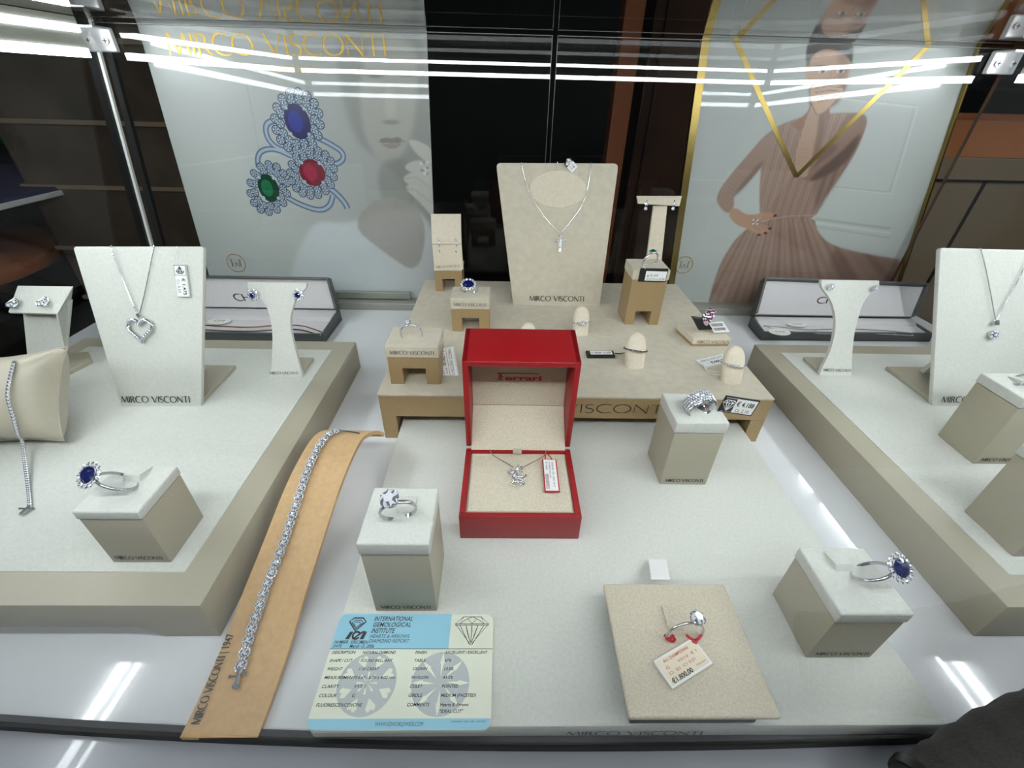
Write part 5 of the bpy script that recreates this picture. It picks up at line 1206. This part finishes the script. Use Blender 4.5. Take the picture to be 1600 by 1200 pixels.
for k_ in range(8):
    t_ = k_ * math.pi / 4 + math.pi / 8; o2 = P15 + X * W_ * .275 + Y * H_ * .36; d1, d2 = Vector((math.cos(t_), math.sin(t_))), Vector((-math.sin(t_), math.cos(t_)))
    g = lambda a, b: tuple(d1 * a * R_ + d2 * b * R_)
    mb.poly(o2, X, Y, [g(.5, 0), g(.78, .17), g(.9, .12), g(.88, .03), g(.82, 0)]); mb.poly(o2, X, Y, [g(.5, 0), g(.82, 0), g(.88, -.03), g(.9, -.12), g(.78, -.17)])
    t_ = k_ * math.pi / 4; d1, d2 = Vector((math.cos(t_), math.sin(t_))), Vector((-math.sin(t_), math.cos(t_)))
    mb.poly(o2, X, Y, [g(.05, 0), g(.35, .035), g(.35, -.035)])
    o2 = P15 + X * W_ * .70 + Y * H_ * .36; mb.poly(o2, X, Y, [g(.2, .02), g(.62, .05), g(.62, -.05)][::-1]); mb.poly(o2, X, Y, [g(.62, .09), g(1., 0), g(.62, -.09)][::-1])
obj('disc_pattern', mb, 'cream', r)
mb = MB()
def T(s, fx, fy, fh, fw, bold=.012, sh=.2): sans(mb, s, P2 + X * W_ * fx + Y * H_ * fy, X, Y, H_ * fh, W_ * fw, bold=bold, shear=sh)
T('INTERNATIONAL', .225, .925, .045, .25, .012); T('GEMOLOGICAL', .225, .865, .045, .245, .012); T('INSTITUTE', .225, .805, .045, .145, .012); T('HEARTS & ARROWS', .225, .757, .034, .245, 0); T('DIAMOND REPORT', .225, .712, .034, .25, 0)
T('NUMBER', .015, .705, .028, .085); T('SPECIMEN', .115, .703, .03, .105); T('DATE', .015, .668, .028, .05); T('March 13, 2006', .115, .666, .03, .15)
mb.poly(P2, X, Y, [(0, H_ * .652), (W_, H_ * .652), (W_, H_ * .657), (0, H_ * .657)])
L1 = (('DESCRIPTION', .14, 'NATURAL DIAMOND', .20), ('SHAPE / CUT', .135, 'ROUND BRILLIANT', .19), ('WEIGHT', .09, '1.18 CARAT', .12), ('MEASUREMENTS', .19, '6.67 - 6.70 x 4.02 mm', .215), ('CLARITY', .10, 'VVS 1', .065), ('COLOUR', .10, 'G', .017), ('FLUORESCENCE', .185, 'NONE', .07))
for i, (a, wa, b, wb) in enumerate(L1):
    fy = .61 - i * .0725; T(a, .02, fy, .026, wa); T(b, .205 if i not in (3,) else .215, fy, .026, wb)
L2 = (('FINISH', .07, 'EXCELLENT / EXCELLENT', .255), ('TABLE', .07, '67%', .04), ('CROWN', .085, '13.5%', .058), ('PAVILION', .10, '43.5%', .058), ('CULET', .072, 'POINTED', .095), ('GIRDLE', .078, 'MEDIUM (FACETED)', .20), ('COMMENTS', .125, 'Hearts & Arrows', .16))
for i, (a, wa, b, wb) in enumerate(L2):
    fy = .61 - i * .0725; T(a, .525, fy, .026, wa); T(b, .71, fy, .026, wb)
T('"IDEAL CUT"', .71, .125, .026, .13); T('WWW.IGIWORLDWIDE.COM', .37, .03, .030, .26, 0, .1); T('AMSTERDAM · NEW YORK · ANTWERP', .78, .055, .012, .19, 0)
# the institute's mark and the diamond drawing
o2 = P2 + X * W_ * .125 + Y * H_ * .895; k = H_ * .135
for f, lw in ((1, .11), (.68, .07), (.42, .06)):
    mb.ribbon(o2, X, Y, [(x_ * k * f, (y_ + .12) * k * f - k * .1) for x_, y_ in ((-.33, .42), (.33, .42), (.62, .15), (0, -.55), (-.62, .15))], lw * k, close=True)
o3 = P2 + X * W_ * .075 + Y * H_ * .745; mb.poly(o3, X, Y, [(0, 0), (.0022, 0), (.0036, .0042), (.0018, .0042)]); mb.ribbon(o3 + X * .0058 + Y * .0021, X, Y, arc(0, 0, .002, .002, 30, 330), .0011); mb.poly(o3 + X * .0082, X, Y, [(0, 0), (.0022, 0), (.0032, .0042), (.0014, .0042)]); mb.poly(o3, X, Y, [(.0035, 0), (.0048, 0), (.0105, .0045), (.0088, .0045)])
o2 = P2 + X * W_ * .862 + Y * H_ * .855; k = W_ * .215
g = lambda pts, c_=False: mb.ribbon(o2, X, Y, [(a * k, b * k) for a, b in pts], .00032, close=c_)
g([(-.5, .12), (-.27, .33), (.27, .33), (.5, .12), (0, -.48)], True); g([(-.5, .12), (.5, .12)]); g([(-.5, .08), (.5, .08)])
g([(-.27, .33), (-.36, .13), (-.14, .27), (0, .33), (.14, .27), (.36, .13), (.27, .33)]); g([(-.36, .13), (-.14, .27), (0, .13), (.14, .27), (.36, .13)])
for x_ in (-.36, -.18, 0, .18, .36): g([(x_, .08), (x_ * .1, -.42 if abs(x_) < .2 else -.48)])
g([(-.18, .08), (-.08, -.3), (0, .08), (.08, -.3), (.18, .08)])
obj('printing', mb, 'ink', r)

# ================================================================ linen ring pad with ring, tag and ribbon
zp0 = ZM + .006
p4 = [at(985, 1122, zp0 + .012), at(1225, 1122, zp0 + .012), at(1130, 913, zp0 + .012), at(941, 911, zp0 + .012)]
xa, xb_ = (p4[0].x + p4[3].x) / 2, (p4[1].x + p4[2].x) / 2; ya, yb_ = (p4[0].y + p4[1].y) / 2, (p4[2].y + p4[3].y) / 2
r = thing('linen_ring_pad', 'oat linen covered ring pad with a satin ribbon at the front right of the mat', 'ring pad', ((xa + xb_) / 2, (ya + yb_) / 2, ZM))
mb = MB(); mb.box((xa + .004, ya + .004, ZM), (xb_ - .006, yb_ - .004, ZM + .0155)); obj('core', mb, 'sleeve', r)
mb = MB(); mb.box((xa, ya, ZM + .0150), (xb_, yb_, zp0 + .012), .0012, seg=3); obj('cover', mb, 'linen', r, smooth=40)
zt = zp0 + .012
def tongue(cx, cy): 
    mb = MB(); mb.hexa([(cx - .0045, cy - .001, zt - .001), (cx + .0045, cy - .001, zt - .001), (cx + .0045, cy + .014, zt - .001), (cx - .0045, cy + .014, zt - .001), (cx - .0045, cy, zt + .0016), (cx + .0045, cy, zt + .0016), (cx + .0045, cy + .013, zt + .0016), (cx - .0045, cy + .013, zt + .0016)], .0005); return mb
c = at(1056, 984, zt); obj('slot_tongue', tongue(c.x, c.y), 'linen', r)
rb = thing('satin_ribbon', 'short white zigzag edged satin ribbon behind the linen pad', 'ribbon', at(1030, 908, ZM))
a0, a1 = at(1031, 906, ZM + .010), at(1026, 874, ZM + .006); mb = MB(); U_ = (a1 - a0); n = 14; P_ = []
for i in range(n + 1): P_.append(a0 + U_ * i / n + X * (.0068 if i % 2 else .0062))
Q_ = [a0 + U_ * i / n - X * (.0058 if i % 2 else .0052) for i in range(n + 1)]
for i in range(n): mb.slab([Q_[i], P_[i], P_[i + 1], Q_[i + 1]], Z * .0003)
obj('ribbon', mb, 'white', rb)
c = at(1070, 991, zt + .0035)
ring('solitaire_ring', 'thin white gold solitaire ring tied with red thread on the linen pad', c, (.28, .10, 1), (.1, -1, .1), R=.0104, wid=.0016, thick=.0011, head='solitaire', hs=1.0)
t = thing('red_thread', 'red thread knotted around the ring on the linen pad', 'thread', at(1050, 998, zt))
mb = MB()
for pth in ([(1038, 992), (1046, 1000), (1052, 990), (1054, 1005), (1044, 998)], [(1072, 992), (1082, 1000), (1090, 1000), (1096, 992)], [(1082, 1004), (1090, 998), (1086, 1006)], [(1040, 996), (1050, 1004), (1055, 998)]): mb.tube(chai_open3([at(px, py, zt + .0025) for px, py in pth]), .0008, 6)
obj('strands', mb, 'redtag', t)
def d_(mb, O, U, V, w_, h_):
    sans(mb, 'Art. CHAMPIONNI', O + U * w_ * .16 + V * h_ * .76, U, V, h_ * .1, w_ * .6, mi=2, bold=.01); sans(mb, 'G      V010  € ?', O + U * w_ * .12 + V * h_ * .55, U, V, h_ * .09, w_ * .76, mi=2); sans(mb, 'Ct  SI1  C1 0,21', O + U * w_ * .12 + V * h_ * .36, U, V, h_ * .09, w_ * .62, mi=2); sans(mb, '€1.800,00', O + U * w_ * .08 + V * h_ * .1, U, V, h_ * .15, w_ * .48, bold=.03); sans(mb, 'Diamanti', O + U * w_ * .68 + V * h_ * .18, U, V, h_ * .06, w_ * .22, mi=2)
q_ = lambda px, py: at(px, py, zt + .0025)
price_tag('price_tag', 'cream price tag reading 1.800,00 lying on the linen ring pad', q_(1051, 1077), q_(1115, 1036), q_(1019, 1033), back='white', paper='label', draw=d_, th=.0016)

# ================================================================ curved tan bracelet stand with the diamond bracelet
ys = [(.0865, .0030), (.105, .0034), (.125, .0055), (.150, .0115), (.187, .023), (.216, .0350), (.236, .0415), (.254, .0450), (.268, .0460), (.279, .0430), (.288, .0370), (.294, .0290)]
ys = chai_open(ys, 1)
def tanL(y):                                          # left and right edge of the ramp
    t = max(0, (y - .15) / .13); a = -.1615 + .0125 * t ** 1.4
    return a, a + .0390 + max(0, y - .27) * .25
r = thing('bracelet_stand', 'long curved tan suede bracelet ramp rising towards the back, left of the mat', 'bracelet stand', (-.142, .17, 0))
mb = MB(); th = .0032; nn = 6; rows = []
for y, z in ys:
    l, rr = tanL(y); rows.append([(l, y, z), (rr, y, z)])
k = len(rows); top_ = [Vector(p) for row in rows for p in row]
nrm = []
for i in range(k):
    a, b = Vector(rows[max(i - 1, 0)][0]), Vector(rows[min(i + 1, k - 1)][0]); t_ = (b - a); n_ = Vector((0, -t_.z, t_.y)).normalized(); nrm.append(n_)
bm = bmesh.new(); A_ = [[bm.verts.new(Vector(p)) for p in row] for row in rows]; B_ = [[bm.verts.new(Vector(p) - nrm[i] * th) for p in row] for i, row in enumerate(rows)]
for i in range(k - 1):
    bm.faces.new((A_[i][0], A_[i][1], A_[i + 1][1], A_[i + 1][0])); bm.faces.new((B_[i][0], B_[i + 1][0], B_[i + 1][1], B_[i][1]))
    bm.faces.new((A_[i][0], A_[i + 1][0], B_[i + 1][0], B_[i][0])); bm.faces.new((A_[i][1], B_[i][1], B_[i + 1][1], A_[i + 1][1]))
bm.faces.new((A_[0][0], B_[0][0], B_[0][1], A_[0][1])); bm.faces.new((A_[-1][0], A_[-1][1], B_[-1][1], B_[-1][0]))
mb.frombm(bm); obj('ramp', mb, 'tan', r, smooth=50)
def surf(px, py, off=0.):                             # point on the ramp along a line of sight
    d = ray(px, py); best = None
    for i in range(k - 1):
        a, b = Vector(rows[i][0]), Vector(rows[i + 1][0]); n_ = Vector((0, -(b - a).z, (b - a).y)).normalized(); o_ = a + n_ * off
        p = CAM + d * ((o_ - CAM).dot(n_) / d.dot(n_))
        if a.y - 1e-4 <= p.y <= b.y + 1e-4: return p, n_
    return p, n_
a, n_ = surf(312, 1131, .0004); b, _ = surf(366, 990, .0004); U_ = (b - a).normalized(); V_ = n_.cross(U_); 
mb = MB(); roman(mb, 'MIRCO VISCONTI', a, U_, V_, (b - a).length * .72, .0044, bold=2.4); sans(mb, '| 1947', a + U_ * (b - a).length * .755, U_, V_, .0042, (b - a).length * .245, bold=.02); obj('lettering', mb, 'ink', r)
br = thing('diamond_bracelet', 'diamond bracelet of round cluster links laid along the tan suede ramp', 'bracelet', surf(370, 1040)[0])
path = [surf(px, py, .0026) for px, py in ((371, 1062), (376, 1040), (386, 1006), (396, 972), (407, 945), (417, 912), (431, 880), (444, 846), (456, 808), (466, 778), (474, 752), (482, 730), (490, 712), (500, 694), (511, 680), (521, 674), (530, 672))]
pp = chai_open3([p for p, n_ in path], 2); Ls = [0]
for a, b in zip(pp[:-1], pp[1:]): Ls.append(Ls[-1] + (b - a).length)
def along(s):
    for i in range(len(pp) - 1):
        if Ls[i + 1] >= s: t_ = (s - Ls[i]) / max(1e-9, Ls[i + 1] - Ls[i]); return pp[i].lerp(pp[i + 1], t_), (pp[i + 1] - pp[i]).normalized()
    return pp[-1], (pp[-1] - pp[-2]).normalized()
NL = 27; sp = (Ls[-1] - .004) / NL; link = None
for i in range(NL):
    p, t_ = along(.004 + sp * (i + .5)); sd = t_.cross(Z).normalized(); n_ = sd.cross(t_).normalized()
    if link is None:
        mb = MB(); R_ = sp * .53
        mb.tube([Vector((math.cos(q) * R_ * .6, math.sin(q) * R_ * .6, .0004)) for q in [j * math.pi / 8 for j in range(16)]], R_ * .28, 6, closed=True, mi=2)
        mb.gem((0, 0, .0014), Z, R_ * .62, 8, 0, 1)
        for j in range(11): q = j * 2 * math.pi / 11; mb.gem((math.cos(q) * R_ * .88, math.sin(q) * R_ * .88, .0009), Z, R_ * .25, 6, 0, 1)
        for s_ in (-1, 1): mb.tube([Vector((s_ * R_ * .25, R_ * .8, .0002)), Vector((s_ * R_ * .25, R_ * 1.5, .0002))], R_ * .14, 6, mi=2)
        me = bpy.data.meshes.new('link'); me.from_pydata([tuple(v) for v in mb.v], [], mb.f)
        for q in ('diamond', 'diamond2', 'silver'): me.materials.append(M[q])
        me.polygons.foreach_set('material_index', mb.m); link = bpy.data.objects.new('link', me); o_ = link
    else: o_ = link.copy()
    COL.objects.link(o_); o_.parent = br
    mx = Matrix((sd, t_, n_)).transposed().to_4x4(); mx.translation = p - br.location - n_ * .0008; o_.matrix_local = mx
mb = MB(); p, t_ = along(.002); sd = t_.cross(Z).normalized(); n_ = sd.cross(t_)
mb.tube([p + t_ * .003, p - t_ * .004], .0013, 10); mb.dot(p + sd * .004 + n_ * .0004, .0011); mb.dot(p - sd * .004 + n_ * .0004, .0011); mb.tube([p + sd * .0038 + n_ * .0004, p - sd * .0038 + n_ * .0004], .0006, 6); mb.tube([p - t_ * .005 - n_ * .0008, p - t_ * .005 + n_ * .0008], .0019, 12)
obj('clasp', mb, 'silver', br)
mb = MB(); mb.tube([surf(528, 672, .0012)[0], surf(545, 674, .003)[0], surf(562, 677, .001)[0]], .0004, 6); obj('tie', mb, 'black', br)

# ================================================================ long charcoal bracelet cases behind the trays
def long_case(label, fl, fr, bl, br_, tl, tr, hf, txt_a, txt_b, txt_h):
    """corner points: base front left/right and back left/right on the floor, lid top left/right in space"""
    r = thing('bracelet_case', label, 'jewellery case', (Vector(fl) + Vector(fr)) / 2)
    fl, fr, bl, br_, tl, tr = map(Vector, (fl, fr, bl, br_, tl, tr)); H0, H1 = hf
    up = lambda p, h: p + Z * h
    inn = lambda p, d, e: p + d.normalized() * e
    w = .0035; mb = MB()
    c4 = [fl, fr, br_, bl]; cen = sum(c4, Vector()) / 4; hs = [H0, H0, H1, H1]; ins = []
    ux = (fr - fl).normalized(); uy = Vector((0, 1, 0))
    ins = [fl + ux * w + uy * w, fr - ux * w + uy * w, br_ - ux * w - uy * w, bl + ux * w - uy * w]
    for i in range(4):
        j = (i + 1) % 4; mb.hexa([c4[i], c4[j], ins[j], ins[i], up(c4[i], hs[i]), up(c4[j], hs[j]), up(ins[j], hs[j]), up(ins[i], hs[i])], .0003)
    mb.hexa([up(p, .0002) for p in c4] + [up(p, .002) for p in c4]); obj('base', mb, 'greybox', r)
    mb = MB(); mb.hexa([up(p, .002) for p in ins] + [up(ins[0], H0 - .003), up(ins[1], H0 - .003), up(ins[2], H0 + .001), up(ins[3], H0 + .001)]); obj('base_lining', mb, 'boxlining', r)
    # raised roll at the back of the tray
    a, b = up(ins[3], H1 - .004), up(ins[2], H1 - .004); mb = MB(); mb.hexa([up(ins[3].lerp(ins[0], .45), H0 - .002), up(ins[2].lerp(ins[1], .45), H0 - .002), up(ins[2], H0 - .002), up(ins[3], H0 - .002), up(ins[3].lerp(ins[0], .35), H1 + .001), up(ins[2].lerp(ins[1], .35), H1 + .001), up(ins[2], H1 + .002), up(ins[3], H1 + .002)], .0015); obj('raised_lining', mb, 'boxlining', r, smooth=50)
    # lid
    hl, hr = up(bl, H1 + .001), up(br_, H1 + .001); vn = (hr - hl).cross(tl - hl).normalized(); 
    if vn.y > 0: vn = -vn
    th_ = .012; mb = MB(); V_ = ((tl + tr - vn * (tr - hl).dot(vn)) / 2 - (hl + hr) / 2).normalized(); Lu = (hr - hl).normalized(); w = .0035
    tr = tr - vn * (tr - hl).dot(vn); outer = [hl, hr, tr, tl]; inner = [hl + Lu * w + V_ * .0004, hr - Lu * w + V_ * .0004, tr - Lu * w - V_ * w, tl + Lu * w - V_ * w]
    for i in (1, 2, 3):
        j = (i + 1) % 4; mb.hexa([outer[i], outer[j], inner[j], inner[i]] + [q + vn * th_ for q in (outer[i], outer[j], inner[j], inner[i])], .0003)
    mb.slab(outer, -vn * .0015); lid = obj('lid', mb, 'greybox', r)
    mb = MB(); mb.slab([q + vn * .0002 for q in inner], vn * (th_ * .45), .0006); obj('lid_lining', mb, 'boxlining', lid)
    pl = inner[0] + vn * (th_ * .45 + .0005); a = hit(*txt_a, pl, vn); b = hit(*txt_b, pl, vn); U_ = (b - a).normalized(); Vt = V_; mb = MB()
    roman(mb, 'CHI', a, U_, Vt, (b - a).length * .80, txt_h, bold=1.9, sp=.12); obj('lettering', mb, 'ink', lid)
    return r, lambda px, py, h=.004: at(px, py, H0 + h - .002)
fl, fr = at(255, 536, 0), at(508, 536, 0); y0 = fr.y; fl.y = y0; 
R1, q1 = long_case('long open charcoal bracelet case with pale lining behind the left tray', fl, fr, (fl.x + .003, .574, 0), (-.2300, .574, 0), aty(262, 431, .594), aty(517, 435, .594), (.0125, .0150), (369, 470), (404, 470), .0105)
R2, q2 = long_case('long open charcoal bracelet case with pale lining behind the right tray', at(1188, 532, 0), at(1452, 534, 0), at(1168, 509, 0), (at(1412, 512, 0).x, at(1168, 509, 0).y, 0), aty(1189, 438, .614), aty(1437, 450, .614), (.0125, .0150), (1276, 474), (1312, 474), .0105)
def soft_chain(label, pts, z, rr, m_, cat='bracelet'):
    P_ = [at(px, py, z) for px, py in pts]; t = thing('chain_bracelet', label, cat, P_[0]); q = chai_open3(P_, 2); mb = MB(); mb.tube(q, rr, 6)
    for a, b in zip(q[:-1], q[1:]):
        n = max(1, int((b - a).length / (rr * 2.4)))
        for i in range(n): mb.dot(a.lerp(b, i / n), rr * 1.45)
    obj('links', mb, m_, t); mb = MB()
    for i in range(2, len(q) - 1, 3): mb.gem(q[i] + Z * rr, Z - Y, rr * 1.4, 6, 0, 1)
    obj('diamonds', mb, ['diamond', 'diamond2'], t); return t
zz = .0112
soft_chain('rose gold chain bracelet lying in the left charcoal case', [(316, 508), (350, 510), (392, 512), (430, 508), (470, 508), (490, 514), (505, 520)], zz + .0005, .0007, 'rose')
soft_chain('dark stone chain bracelet in front of the rose gold one in the left case', [(316, 515), (350, 517), (392, 518), (430, 515), (465, 514), (485, 519), (502, 525)], zz + .0005, .0007, 'darkchain')
soft_chain('rear white gold chain bracelet lying in the right charcoal case', [(1194, 509), (1220, 511), (1260, 516), (1300, 514), (1340, 514), (1390, 517), (1425, 521)], zz + .0005, .0006, 'silver')
soft_chain('front white gold chain bracelet lying in the right charcoal case', [(1194, 510), (1230, 518), (1265, 520), (1300, 522), (1340, 519), (1380, 522), (1428, 524)], zz + .0005, .0006, 'silver')
def oval_tag(label, px, py, rx, ry):
    c = at(px, py, zz + .002); a = (at(px + rx, py, zz + .002) - c).length; b = abs((at(px, py - ry, zz + .002) - c).y); t = thing('oval_tag', label, 'price tag', c)
    mb = MB(); mb.slab([c + X * x_ + Y * y_ for x_, y_ in circ(0, 0, a, b)], Z * .0006); obj('card', mb, 'white', t); mb = MB()
    mb.poly(c + Z * .0007, X, Y, circ(0, 0, a * .8, b * .7)); obj('border', mb, 'cream', t)
    mb = MB(); sans(mb, 'CHI', c + Z * .0009 - X * a * .45 - Y * b * .25, X, Y, b * .5, a * .9); obj('printing', mb, mat('blue ink %d' % px, L(90, 110, 160), .5), t)
oval_tag('white oval tag lying above the chains in the left charcoal case', 343, 502, 18, 5)
oval_tag('upper white oval tag lying in the right charcoal case', 1245, 507, 15, 4)
oval_tag('lower white oval tag lying in the right charcoal case', 1218, 519, 16, 5)
t = thing('tag_string', 'thin white string loop hanging by the left charcoal case', 'string', at(316, 516, .012)); mb = MB(); mb.tube(chai_open3([aty(315, 484, .49), aty(319, 500, .489), aty(317, 515, .488), aty(313, 518, .488)]), .0004, 6); obj('loop', mb, 'silver', t)

# ================================================================ the sleeve of a person leaning on the counter edge
P_ = [at(1370, 1252, .005), at(1452, 1195, .014), at(1560, 1135, .030), at(1700, 1090, .05), at(1900, 1060, .07)]
q = chai_open3(P_, 3); n = len(q); rad = [.020 + .010 * (i / (n - 1)) ** .7 + .0006 * math.sin(i * 2.1) for i in range(n)]
t = thing('person', 'dark grey knitted sleeve of a person leaning in at the lower right corner', 'person', q[0])
q2_ = [p - Vector((0, .018, 0)) + Z * .002 for p in q]
mb = MB(); mb.tube(q2_, rad, 24); sl_ = obj('sleeve', mb, 'sleeve', t, smooth=60)
mb = MB(); i_ = 9; mb.tube([q2_[i_], q2_[i_ + 1]], [rad[i_] + .0018, rad[i_ + 1] + .0018], 24); obj('cuff_seam', mb, 'black', sl_, smooth=60)
